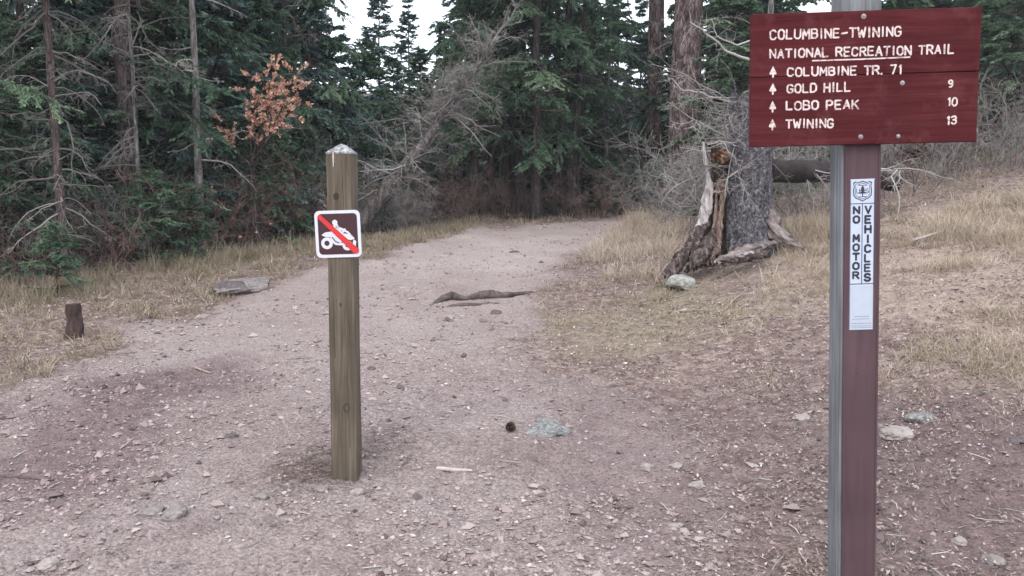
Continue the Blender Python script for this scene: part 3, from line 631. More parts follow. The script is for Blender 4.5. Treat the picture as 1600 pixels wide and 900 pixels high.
# bare brush
def brush(label, px, D, H, Wd, seed, n=60, mat_=M_TWIG, tone=.5, name='bare_shrub', group='bare twiggy shrubs', leaf=None, nleaf=0, thick=1., grav=-.02, pos=None):
    r = np.random.default_rng(seed); e = empty(name, pos if pos is not None else gx(px, D)); g = Geo()
    a = r.uniform(0, 6.28, n); q = r.random(n) ** .5 * Wd * .35; st = np.stack([np.cos(a) * q, np.sin(a) * q, np.full(n, -.05)], -1)
    d = np.stack([np.cos(a) * r.uniform(.1, .9, n), np.sin(a) * r.uniform(.1, .9, n), np.full(n, 1.)], -1); L = H * r.uniform(.6, 1.2, n)
    p = grow(r, st, d, L, 7, .16, grav); t0 = np.clip(r.normal(tone, .15, n), 0, 1)
    tubes(g, p, np.full((n, 1), .008 * thick) * np.linspace(1, .35, 7)[None], 4, t0)
    st, dd, t, pi = spawn(r, p, 9, .2, 1, .4, 1.2); L1 = L[pi] * .35 * r.uniform(.4, 1.2, len(pi)); q = grow(r, st, dd, L1, 5, .22, grav)
    tubes(g, q, np.full((len(pi), 1), .0042 * thick) * np.linspace(1, .5, 5)[None], 3, t0[pi])
    st, dd, t, pj = spawn(r, q, 4, .1, 1, .4, 1.3); q2 = grow(r, st, dd, L1[pj] * .5, 3, .3, 0)
    tubes(g, q2, np.full((len(pj), 1), .003 * thick) * np.linspace(1, .6, 3)[None], 3, np.clip(t0[pi[pj]] + .1, 0, 1))
    link('stems', g.mesh('stems'), mat_, e)
    if leaf:
        g = Geo(); st, dd, t, _ = spawn(r, q, nleaf, .1, 1, .4, 1.5); kites(g, r, st, dd, r.uniform(.03, .06, len(st)), r.uniform(.02, .04, len(st)), r.random(len(st))); link('leaves', g.mesh('leaves'), leaf, e)
    tag(e, label, 'shrub', group); return e
BR = [
 ('grey twiggy brush at the foot of the thick reddish trunk', 1080, 14.2, 1.4, 1.5, M_TWIG, .5),
 ('grey twiggy brush between the trail end and the reddish trunks', 1025, 17.5, 1.2, 1.6, M_TWIG, .5),
 ('grey brush just left of the broken tree', 1118, 12.6, 1.6, 1.3, M_TWIG, .6),
 ('grey brush behind the broken tree and under the sign board', 1185, 12.5, 1.9, 1.6, M_TWIG, .5),
 ('dense grey brush behind the fallen log', 1265, 12.3, 1.5, 1.8, M_TWIG, .45),
 ('grey brush right of the sign post on top of the bank', 1400, 12.0, 1.35, 1.8, M_TWIG, .5),
 ('dark brush right of centre on top of the bank', 1465, 13.0, 1.4, 1.8, M_BROWNTWIG, .5),
 ('grey brush near the right edge on top of the bank', 1530, 12.4, 1.3, 1.8, M_TWIG, .5),
 ('grey brush at the right edge on top of the bank', 1600, 12.0, 1.3, 1.8, M_TWIG, .45),
 ('reddish brown twiggy shrub at the end of the trail', 935, 18.2, 1.1, 1.6, M_BROWNTWIG, .7),
 ('brown shrub under the dark pines', 812, 18.0, .9, 1.8, M_BROWNTWIG, .6),
 ('brown shrub right of the leaning dead tree', 690, 16.4, .9, 1.8, M_BROWNTWIG, .5),
 ('grey brown shrub under the leaning dead tree', 625, 15.0, .9, 1.4, M_TWIG, .4),
 ('brown brush deep under the leaning dead tree', 720, 17.6, 1.2, 2.0, M_BROWNTWIG, .4),
 ('grey brush at the foot of the leaning dead tree', 590, 14.6, .8, 1.2, M_TWIG, .35),
 ('dark brush at the left edge of the verge', 30, 9.9, .9, 1.6, M_BROWNTWIG, .45),
 ('dark brush under the grey dead tree on the left', 130, 10.6, .9, 1.5, M_BROWNTWIG, .4),
 ('grey brush beneath the brown straight trunk', 180, 11.4, 1.2, 1.4, M_TWIG, .3),
 ('brown brush right of the pale thin trunk', 350, 12.6, 1.0, 1.5, M_BROWNTWIG, .5),
 ('grey brush left of the capped post', 405, 13.6, 1.6, 1.6, M_TWIG, .35),
 ('grey brush behind the capped post', 520, 15, 1.7, 1.8, M_TWIG, .35),
]
for i, (lb, px, D, H, W_, mt, tn) in enumerate(BR): brush(lb, px, D, H * .9, W_, 100 + i, 24, mt, tn * .72)
brush('red leaved shrub left of the square no vehicles sign', 468, 13.6, 1.5, 1.0, 140, 26, M_BROWNTWIG, .5, 'red_leaved_shrub', 'red leaved shrubs', M_RED, 2)
brush('small red leaved shrub left of the pale thin trunk', 275, 11.5, 1.25, .5, 142, 8, M_BROWNTWIG, .5, 'red_leaved_shrub', 'red leaved shrubs', M_RED, 1)

# russet oak
def oak():
    r = np.random.default_rng(81); e = empty('scrub_oak', gx(400, 12.2)); b = np.array(e.location); g = Geo(); gl_ = Geo()
    def W(px, py, D=12.2): return np.array(P(px, py, D)) - b
    def limb(pts, r0, r1):
        p = np.array(pts); k = np.linspace(0, len(p) - 1, 10); q = np.stack([np.interp(k, range(len(p)), p[:, i]) for i in range(3)], -1) + r.normal(0, .015, (10, 3)); q[0] = p[0]
        tubes(g, q[None], np.linspace(r0, r1, 10)[None], 6); return q
    z0 = np.array([0, 0, -.1]); fork = W(392, 260)
    limb([z0, W(398, 330), fork], .022, .015)
    ends = []
    for tgt in ((432, 92, 11.9), (460, 112, 12.1), (478, 120, 12.4), (478, 150, 12.4), (452, 150, 11.8), (420, 172, 12.2), (390, 112, 12.1), (402, 140, 12), (352, 184, 12.3), (445, 178, 12.4), (415, 118, 12), (435, 130, 12.2), (400, 192, 12.1)):
        ends.append(limb([fork, (fork + W(*tgt)) / 2 + r.normal(0, .08, 3), W(*tgt)], .014, .004))
    E = np.stack(ends); st, d, t, _ = spawn(r, E, 9, .45, 1, .4, 1.3); q = grow(r, st, d, r.uniform(.1, .3, len(st)), 4, .2)
    tubes(g, q, np.full((len(q), 1), .003) * np.linspace(1, .5, 4)[None], 3)
    st, d, t, _ = spawn(r, q, 24, .2, 1, .3, 1.4)
    kites(gl_, r, st, d, r.uniform(.03, .06, len(st)), r.uniform(.02, .042, len(st)), np.clip(r.beta(2, 1.6, len(st)), 0, 1), .1)
    link('trunk', g.mesh('trunk', True), M_BARK, e); link('leaves', gl_.mesh('leaves'), M_OAK, e)
    tag(e, 'scrub oak with a cluster of russet orange leaves against the dark firs', 'tree')
oak()

# ------------------------------------------------------------ broken tree with hollow side, roots, fallen log
def rock_mesh(name, sx, sy, sz, seed, sub=4, rough=.25):
    import bmesh
    bm = bmesh.new(); bmesh.ops.create_icosphere(bm, subdivisions=sub, radius=1)
    v = np.array([p.co[:] for p in bm.verts]); n = 1 + rough * fbm(v[:, 0] * 1.4 + seed, v[:, 1] * 1.4, v[:, 2] * 1.4, seed=seed, o=3)
    n2 = fbm(v[:, 0] * 5 + seed, v[:, 1] * 5, v[:, 2] * 5, seed=seed + 1, o=3)
    v = v * n[:, None]
    rr2 = np.random.default_rng(seed)
    for _ in range(5):           # flat fracture planes
        d = nrm(rr2.normal(0, 1, 3) * [1, 1, .8]); c = rr2.uniform(.62, .9); s = v @ d; v = v - np.clip(s - c, 0, None)[:, None] * d
    v = v * (1 + .07 * n2[:, None]) * [sx, sy, sz]
    for p, c in zip(bm.verts, v): p.co = c
    me = bpy.data.meshes.new(name); bm.to_mesh(me); bm.free(); return me
def flat_mat(name, stops, sc=8, rough=.85, bs=.5, bd=.01, stretch=(1, 1, 1), det=6):
    m, n, b = mat(name, rough); co = objco(n, stretch); z = noise(n, co, sc, det, .65, .3)
    n.links.new(ramp(n, stops, z).outputs[0], b.inputs['Base Color']); bump(n, b, z, bs, bd); return m
M_BLEACH = flat_mat('bleached_wood', [(.35, (.12, .09, .085)), (.52, (.36, .32, .31)), (.7, (.52, .48, .47))], 7, stretch=(4, 4, .6))
M_ROT = flat_mat('rotten_orange_wood', [(.35, (.035, .018, .012)), (.52, (.17, .085, .05)), (.68, (.50, .36, .25))], 16, bs=1, bd=.03, stretch=(1, 1, .7))
M_ROTTAN = flat_mat('brown_rotten_wood', [(.3, (.05, .03, .025)), (.5, (.17, .115, .09)), (.7, (.38, .29, .23))], 12, bs=1, bd=.03, stretch=(3, 3, .7))
M_HOLLOWSHADE = flat_mat('hollow_shade_wood', [(.35, (.012, .008, .007)), (.7, (.075, .048, .04))], 10, bs=1, bd=.03, stretch=(2, 2, .6))
M_ROOTD = flat_mat('dark_split_root', [(.38, (.015, .010, .009)), (.54, (.085, .058, .052)), (.7, (.26, .205, .19))], 12, bs=1, bd=.03, stretch=(2, 2, .6))
M_ROOT = flat_mat('weathered_root', [(.3, (.06, .045, .04)), (.55, (.20, .16, .15)), (.75, (.40, .36, .34))], 9, bs=1, bd=.02, stretch=(1, 1, 1))
def broken_tree():
    D = 9.5; b = gx(1165, D); e = empty('broken_tree', b); bb = np.array(b); r = np.random.default_rng(91)
    def W(px, py, d=D): return np.array(P(px, py, d)) - bb
    # main trunk, flared at the foot, snapped off at the top
    K, sd_ = 110, 96; ks = np.linspace(0, 1, K)
    cpx = np.interp(ks, [0, .1, .25, .6, 1], [1176, 1172, 1168, 1169, 1176]); hw = np.interp(ks, [0, .06, .14, .3, .5, .75, 1], [58, 50, 42, 36, 34, 33, 32])
    pyy = 418 - ks * 262; th = np.arange(sd_) * 2 * np.pi / sd_
    c = np.array([W(a, q) for a, q in zip(cpx, pyy)]); rad = hw / 140.
    tt, kk = np.meshgrid(th, ks * 2.3); n1 = fbm(np.cos(tt) * 2.2 + 5, np.sin(tt) * 2.2, kk * 1.6, seed=5, o=3); n2 = fbm(np.cos(tt) * 10, np.sin(tt) * 10, kk * 9, seed=15, o=3)
    root = np.exp(-ks[:, None] * 9) * (.26 * np.sin(tt * 5 + .7) + .12 * np.sin(tt * 9))
    rn = rad[:, None] * (1 + .08 * n1 + .055 * n2 + root)
    zr = np.where(ks[:, None] > .85, (ks[:, None] - .85) / .15 * .14 * fbm(np.cos(tt) * 5, np.sin(tt) * 5, 0 * kk, seed=25, o=3), 0)
    v = c[:, None] + np.stack([rn * np.cos(tt), rn * np.sin(tt), zr], -1)
    i = np.arange(K - 1)[:, None] * sd_; j = np.arange(sd_)[None]; j2 = (j + 1) % sd_
    g = Geo(); g.add(v.reshape(-1, 3), np.stack([i + j, i + j2, i + sd_ + j2, i + sd_ + j], -1).reshape(-1, 4))
    g.add(np.vstack([v[-1], [c[-1] - [0, 0, .15]]]), np.stack([np.arange(sd_), (np.arange(sd_) + 1) % sd_, np.full(sd_, sd_)], -1)); link('trunk', g.mesh('trunk', True), M_STUMPBARK, e)
    def slab(name, pts, m, sides=10, seed=1, ru=.18, flat=.55, K=26):
        sides *= 2; K = int(K * 1.8)
        p = np.array([W(*q[:3]) for q in pts]); rr_ = np.array([q[3] for q in pts]); k = np.linspace(0, len(p) - 1, K)
        q = np.stack([np.interp(k, range(len(p)), p[:, i]) for i in range(3)], -1); ra = np.interp(k, range(len(p)), rr_)
        for _ in range(3): q[1:-1] = (q[:-2] + q[1:-1] * 2 + q[2:]) / 4
        th = np.arange(sides) * 2 * np.pi / sides; tt, kk = np.meshgrid(th, k)
        rn = ra[:, None] * (1 + ru * fbm(np.cos(tt) * 2 + seed, np.sin(tt) * 2, kk * 2.5, seed=seed, o=3) + ru * .8 * fbm(np.cos(tt) * 6 + seed, np.sin(tt) * 6, kk * 1.2, seed=seed + 3, o=2))
        jag = np.exp(-(k[-1] - k) * 3)[:, None] * ra[:, None] * 1.6 * vnoise(np.cos(tt) * 3, np.sin(tt) * 3, 0 * kk, seed)
        v = q[:, None] + np.stack([rn * np.cos(tt), rn * np.sin(tt) * flat, .3 * rn * np.sin(tt * 2) + jag], -1)
        i = np.arange(K - 1)[:, None] * sides; j = np.arange(sides)[None]; j2 = (j + 1) % sides
        g = Geo(); g.add(v.reshape(-1, 3), np.stack([i + j, i + j2, i + sides + j2, i + sides + j], -1).reshape(-1, 4))
        g.add(np.vstack([v[-1], q[-1:]]), np.stack([np.arange(sides), (np.arange(sides) + 1) % sides, np.full(sides, sides)], -1))
        return link(name, g.mesh(name, True), m, e)
    slab('hollow', [(1116, 425, 9.50, .20), (1118, 390, 9.5, .17), (1122, 350, 9.5, .12), (1125, 320, 9.48, .10), (1124, 280, 9.45, .10), (1123, 240, 9.45, .085)], M_HOLLOWSHADE, 12, 3, .25, .8, 30)  # solid slab, coloured near black for the shade inside the opening
    slab('rotten_wood', [(1119, 254, 9.36, .02), (1121, 246, 9.33, .06), (1124, 240, 9.32, .07), (1127, 234, 9.34, .04)], M_ROT, 12, 4, .8, .7)
    slab('rotten_wood', [(1128, 256, 9.33, .015), (1131, 250, 9.31, .03), (1132, 243, 9.31, .035), (1131, 238, 9.33, .02)], M_ROT, 10, 24, .7, .7)
    slab('rotten_wood', [(1124, 304, 9.34, .03), (1125, 296, 9.33, .05), (1126, 288, 9.34, .045), (1124, 281, 9.36, .02)], M_ROTTAN, 10, 5, .6, .6)
    slab('rotten_strip', [(1122, 398, 9.22, .03), (1121, 372, 9.26, .03), (1125, 345, 9.3, .03), (1127, 320, 9.32, .025), (1129, 302, 9.33, .02)], M_ROTTAN, 8, 15, .5, .6)
    slab('rotten_strip', [(1112, 385, 9.22, .012), (1115, 362, 9.26, .018), (1118, 335, 9.29, .016), (1119, 305, 9.32, .012)], M_ROTTAN, 8, 16, .6, .6)
    slab('bleached_splinter', [(1090, 356, 9.22, .035), (1099, 344, 9.24, .055), (1104, 325, 9.28, .052), (1108, 300, 9.32, .045), (1108, 285, 9.34, .036), (1105, 268, 9.35, .024), (1101, 245, 9.36, .024), (1099, 222, 9.36, .010)], M_BLEACH, 9, 6, .35, .6, 34)
    # roots
    slab('root', [(1112, 320, 9.42, .02), (1102, 345, 9.32, .05), (1088, 368, 9.15, .068), (1074, 392, 9.0, .080), (1058, 415, 8.85, .068), (1044, 432, 8.75, .04)], M_ROOTD, 12, 8, .5, .7, 34)
    slab('root', [(1118, 350, 9.35, .03), (1108, 375, 9.1, .06), (1096, 396, 8.95, .075), (1080, 418, 8.8, .05)], M_ROOTD, 12, 9, .6, .7, 30)
    slab('root', [(1124, 365, 9.3, .03), (1118, 390, 9.1, .05), (1106, 412, 8.95, .05)], M_ROTTAN, 10, 19, .6, .7, 26)
    slab('root', [(1190, 300, 9.42, .03), (1200, 335, 9.36, .08), (1214, 365, 9.25, .095), (1238, 384, 9.15, .08), (1262, 391, 9.1, .06), (1280, 397, 9.1, .03)], M_ROOT, 12, 10, .4, .6, 34)
    slab('root', [(1205, 378, 9.15, .05), (1185, 384, 9.0, .075), (1160, 394, 8.9, .09), (1140, 402, 8.8, .07), (1122, 408, 8.75, .03)], M_ROOT, 12, 11, .55, .6, 34)
    slab('root', [(1128, 408, 8.72, .02), (1150, 410, 8.7, .045), (1175, 402, 8.7, .05), (1200, 392, 8.8, .03)], M_ROOTD, 12, 21, .6, .6, 30)
    slab('root', [(1150, 399, 8.66, .012), (1162, 397, 8.65, .026), (1176, 394, 8.68, .014)], M_BLEACH, 10, 12, .5, .6, 14)
    g = Geo(); at = lambda z: np.stack([np.interp(z, [0, 1, 3], [W(1160, 400)[0], W(1155, 260)[0], W(1165, 160)[0]]), 0 * z, z], -1)
    dead_branches(g, r, at, .6, 1.75, 26, 1.35, 3, 7, 4, rad=.011, tone=.55, az=(2.0, 4.4), elev=(-.3, .35), grav=-.02, thick=1.15)
    dead_branches(g, r, at, 1.0, 1.8, 6, 1.2, 3, 6, 4, rad=.012, tone=.6, az=(-1, 1))
    link('dead_branches', g.mesh('dead_branches'), M_TWIG, e)
    e2 = e
    tag(e, 'grey broken tree with a rotten hollow side and spreading roots beside the trail', 'tree')
broken_tree()
def log(name, label, pts, rad, m, sides=14, seed=1, cat='log', K=30, ru=.15, flat=1.):
    p = np.array(pts, float); k = np.linspace(0, len(p) - 1, K); q = np.stack([np.interp(k, range(len(p)), p[:, i]) for i in range(3)], -1)
    ra = np.interp(k, np.linspace(0, len(p) - 1, len(rad)), rad); b = q.mean(0); b[2] = q[:, 2].min(); r = np.random.default_rng(seed)
    tan = nrm(np.gradient(q, axis=0)); a = nrm(np.cross(tan, [0, 1., 0] if abs(q[-1, 2] - q[0, 2]) > .6 * np.linalg.norm(q[-1] - q[0]) else [0, 0, 1.])); bb = np.cross(a, tan)
    th = np.arange(sides) * 2 * np.pi / sides; tt, kk = np.meshgrid(th, k)
    rn = ra[:, None] * (1 + ru * fbm(np.cos(tt) * 2 + seed, np.sin(tt) * 2, kk * 3, seed=seed, o=3))
    v = q[:, None] - b + a[:, None] * (rn * np.cos(tt))[..., None] + bb[:, None] * (rn * np.sin(tt) * flat)[..., None]
    i = np.arange(K - 1)[:, None] * sides; j = np.arange(sides)[None]; j2 = (j + 1) % sides
    g = Geo(); g.add(v.reshape(-1, 3), np.stack([i + j, i + j2, i + sides + j2, i + sides + j], -1).reshape(-1, 4)[:, ::-1])
    for s in (0, -1): g.add(np.vstack([v[s], (q[s] - b)[None]]), np.stack([np.arange(sides), (np.arange(sides) + 1) % sides, np.full(sides, sides)], -1))
    o = link(name, g.mesh(name, True), m, None, b); tag(o, label, cat); return o
M_LOG = flat_mat('dark_log_bark', [(.3, (.012, .009, .009)), (.7, (.05, .038, .038))], 7, bs=1, bd=.02, stretch=(1, 1, 1))
lg = log('fallen_log', 'dark fallen log lying behind the broken tree and the sign post', [P(1200, 266, 9.9), P(1250, 266, 10.0), P(1330, 270, 10.2), P(1400, 285, 10.4)], [.135, .13, .12, .11], M_LOG, seed=3)
e = lg; g = Geo(); r = np.random.default_rng(93)
at = lambda z: np.stack([z * 1.2 - .4, 0 * z - .1, 0 * z + .15], -1)
dead_branches(g, r, at, 0, 1, 16, .8, 3, 5, 4, rad=.012, tone=.85, elev=(-.8, .5), az=(3.4, 6.0)); link('dead_branches', g.mesh('dead_branches'), M_TWIG, e)

# exposed root across the trail, stump, sticks
def gpt(px, py, dz=0.): x, y = gp(px, py); return (x, y, float(hgt(x, y)) + dz)
M_EXROOT = flat_mat('dark_exposed_root', [(.3, (.035, .025, .025)), (.65, (.14, .105, .10))], 12, bs=1, bd=.01)
log('exposed_root', 'dark exposed root crossing the trail in the middle distance', [gpt(676, 474, -.02), gpt(690, 471, .015), gpt(705, 467, .03), gpt(725, 469, .012), gpt(745, 466, .02), gpt(762, 465, .035), gpt(785, 465, .015), gpt(815, 460, .012), gpt(838, 455, -.02)], [.02, .035, .045, .03, .035, .05, .035, .025, .01], M_EXROOT, seed=5, cat='root', K=46, ru=.4)
log('exposed_root', 'low thin root lying parallel below the dark exposed root', [gpt(690, 480, -.02), gpt(720, 478, .005), gpt(750, 476, .002), gpt(790, 472, -.02)], [.015, .025, .02, .01], M_EXROOT, seed=6, cat='root', K=20, ru=.4)
sx, sy = gp(116, 527); sp = P(117, 475, sy)
log('tree_stump', 'short dark brown stump standing in the grass on the left', [(sx, sy, float(hgt(sx, sy)) - .08), (sx + .01, sy, sp.z - .12), (sx + .005, sy, sp.z)], [.085, .062, .060], flat_mat('dark_brown_stump', [(.3, (.02, .013, .012)), (.65, (.085, .052, .045))], 10, bs=1, bd=.02, stretch=(3, 3, 1)), seed=7, cat='stump', K=16, ru=.14)
M_STICK = flat_mat('bare_stick', [(.3, (.16, .11, .09)), (.7, (.40, .32, .28))], 9)
M_PSTICK = flat_mat('pale_stick', [(.3, (.30, .24, .22)), (.7, (.55, .48, .45))], 9)
def stick(label, a, b, r0, m, dz=.01, seed=1):
    A, B = gpt(*a, dz), gpt(*b, dz); mid = [(A[i] + B[i]) / 2 for i in range(3)]; mid[0] += .01; mid[2] = float(hgt(mid[0], mid[1])) + dz
    o = log('stick', label, [A, mid, B], [r0, r0 * .9, r0 * .5], m, 6, seed, 'stick', 9, .2); o['group'] = 'sticks lying on the ground'
stick('short pale stick lying in the gravel right of the capped post', (682, 736), (738, 739), .013, M_PSTICK, .008)
stick('long dark stick half buried at the left edge of the trail', (-15, 744), (84, 752), .010, M_EXROOT, .002)
stick('slanting thin stick on the bank below the broken tree', (1132, 487), (1160, 461), .009, M_STICK, .02)
stick('level thin stick on the bank left of the slanting one', (1060, 488), (1112, 487), .008, M_STICK)
stick('pale stick on the grassy bank right of the sign post', (1425, 384), (1470, 370), .018, M_PSTICK, .05)
stick('pale stick near the foot of the sign post, on its left', (1245, 657), (1268, 646), .011, M_PSTICK)
stick('thin stick right of the foot of the sign post', (1392, 786), (1402, 800), .004, M_PSTICK)
stick('short stick lying in the leaf litter at the lower middle right', (1232, 822), (1248, 838), .004, M_PSTICK)
stick('small brown stick on the left part of the trail', (306, 578), (330, 586), .009, M_STICK)

M_ROCK = flat_mat('grey_pink_rock', [(.3, (.12, .105, .10)), (.55, (.22, .19, .182)), (.75, (.34, .305, .29))], 14, bs=.6, bd=.008)
M_BLUE = flat_mat('blue_grey_rock', [(.34, (.085, .080, .076)), (.5, (.178, .176, .170)), (.66, (.30, .30, .29))], 38, bs=.6, bd=.008)
M_PALE = flat_mat('pale_rock', [(.3, (.20, .168, .155)), (.7, (.37, .32, .30))], 12, bs=.5, bd=.006)
M_MOSSY = flat_mat('pale_green_lichen_rock', [(.3, (.17, .165, .145)), (.55, (.33, .325, .30)), (.75, (.50, .49, .465))], 10, bs=.6, bd=.01)
M_DARKR = flat_mat('dark_stone', [(.3, (.05, .04, .04)), (.7, (.15, .125, .125))], 14)
RG = 'stones lying on the trail and bank'
def rock(label, px, py, wpx, hpx, m, seed, sink=.35, deep=None):
    x, y = gp(px, py + hpx * .3); s = F / y; sx_ = wpx / 2 / s; sz = hpx / s * .62
    grz = (CAMZ - float(hgt(x, y))) / y                      # a low stone is mostly seen from above
    sy_ = deep or min(sx_ * .85, max(hpx / s / max(grz, .15) * .42, sx_ * .5)); sz = min(sz, sx_ * .6)
    o = link('stone', rock_mesh('stone', sx_, sy_, sz, seed), m, None, (x, y, float(hgt(x, y)) + sz * (.5 - sink))); o.rotation_euler = (0, 0, random.uniform(-.3, .3))
    for p_ in o.data.polygons: p_.use_smooth = False
    tag(o, label, 'stone', RG); return o
rock('flat blue grey stone bedded in the trail right of the capped post', 856, 664, 78, 26, M_BLUE, 1, .75)
rock('large flat grey rock on the left verge below the firs', 385, 443, 88, 20, M_ROCK, 2, .5, .5)
rock('dark rock tucked against the large flat rock on the left verge', 362, 449, 60, 20, M_DARKR, 22, .2)
rock('pale lichen covered rock at the foot of the root beside the broken tree', 1062, 434, 46, 50, M_MOSSY, 3, -.1, .2)
rock('grey stone in the lower left of the trail', 272, 802, 44, 20, M_ROCK, 4)
rock('flat stone beside the grey stone in the lower left', 236, 800, 40, 16, M_ROCK, 5, .6)
rock('pale grey stone at the bottom left corner of the trail', 74, 884, 42, 22, M_PALE, 6)
rock('small dark stone on the trail left of the capped post', 362, 680, 20, 8, M_DARKR, 7)
rock('small dark stone just right of the capped post, halfway up', 580, 575, 15, 8, M_DARKR, 8)
rock('broad pale stone on the ground right of the sign post', 1402, 676, 56, 20, M_PALE, 9, .4)
rock('grey blue stone right of the broad pale stone by the sign post', 1440, 650, 46, 16, M_BLUE, 23, .4)
rock('grey flat stone in the middle of the lower right bank', 1088, 757, 26, 14, M_PALE, 10)
rock('small pale stone on the trail left of the sign post, high up', 1254, 652, 26, 12, M_PALE, 11)
rock('flat pale stone low on the bank near the bottom', 1058, 728, 22, 9, M_PALE, 12)
rock('small pale stone on the lower trail in the middle', 1012, 728, 22, 8, M_PALE, 13)
rock('dark stone on the far trail near the bend', 804, 393, 16, 5, M_DARKR, 14)
rock('pink grey stone in the far right bottom litter', 1552, 872, 34, 20, M_ROCK, 15)
rock('pale stone low on the right behind the sign post', 1498, 846, 26, 14, M_PALE, 16)
rock('pale stone by the foot of the broken tree, right of its roots', 1160, 398, 30, 8, M_PALE, 17)
rock('dark stone lying below the exposed root', 776, 487, 20, 8, M_DARKR, 18)
rock('tiny white stone below the exposed root', 703, 496, 16, 7, M_PALE, 19)
rock('pale flat stone at the lower trail right of the bottom middle', 1056, 822, 24, 9, M_PALE, 20)
rock('reddish dark stone low in the dark soil at the right edge', 1584, 690, 30, 10, M_DARKR, 21)
rock('stone in front of the foot of the capped post', 502, 764, 24, 10, M_ROCK, 24)
rock('stone on the gravel right of the foot of the capped post', 560, 768, 26, 10, M_PALE, 25)
rock('small dark stone at the foot of the capped post', 482, 748, 14, 8, M_DARKR, 26)
rock('flat grey stone left of the foot of the capped post', 410, 778, 30, 10, M_ROCK, 27)
# pine cone beside the blue grey stone
def cone():
    x, y = gp(797, 674); e = empty('pine_cone', (x, y, float(hgt(x, y)) + .022)); e.rotation_euler = (R(75), .2, .6)
    m = flat_mat('dark_cone_scale', [(.3, (.03, .015, .012)), (.7, (.13, .07, .05))], 40)
    g = Geo(); n = 90; k = np.arange(n) / n; a = np.arange(n) * 2.4; rr_ = .026 * np.sin(np.pi * (.12 + .8 * k)); st = np.stack([np.cos(a) * rr_ * .3, np.sin(a) * rr_ * .3, (k - .5) * .06], -1)
    d = np.stack([np.cos(a), np.sin(a), .5 + 0 * a], -1); kites(g, np.random.default_rng(5), st, d, rr_ * 1.3, .018, .4 + 0 * a, 0)
    link('scales', g.mesh('scales'), m, e); tag(e, 'dark brown pine cone lying left of the blue grey stone', 'pine cone')
cone()
# reddish needle drifts round the post foot
gm = Geo(); c0 = np.array(gp(485, 738)); c1 = np.array(gp(600, 700)); n = 2600
for c_, nn, sxy in ((c0, 1500, (.13, .16)), (c1, 700, (.14, .2))):
    x = c_[0] + rng.normal(0, sxy[0], nn); y = c_[1] + rng.normal(0, sxy[1], nn); st = np.stack([x, y, hgt(x, y) + rng.uniform(.002, .014, nn)], -1); d = rng.normal(0, 1, (nn, 3)) * [1, 1, .1]
    kites(gm, rng, st, d, rng.uniform(.03, .07, nn), .0035, np.clip(rng.normal(.33, .14, nn), 0, 1))
o = link('pine_needles', gm.mesh('pine_needles'), M_LITTER); tag(o, 'drift of brown pine needles round the foot of the capped post', 'pine needles', kind='stuff')

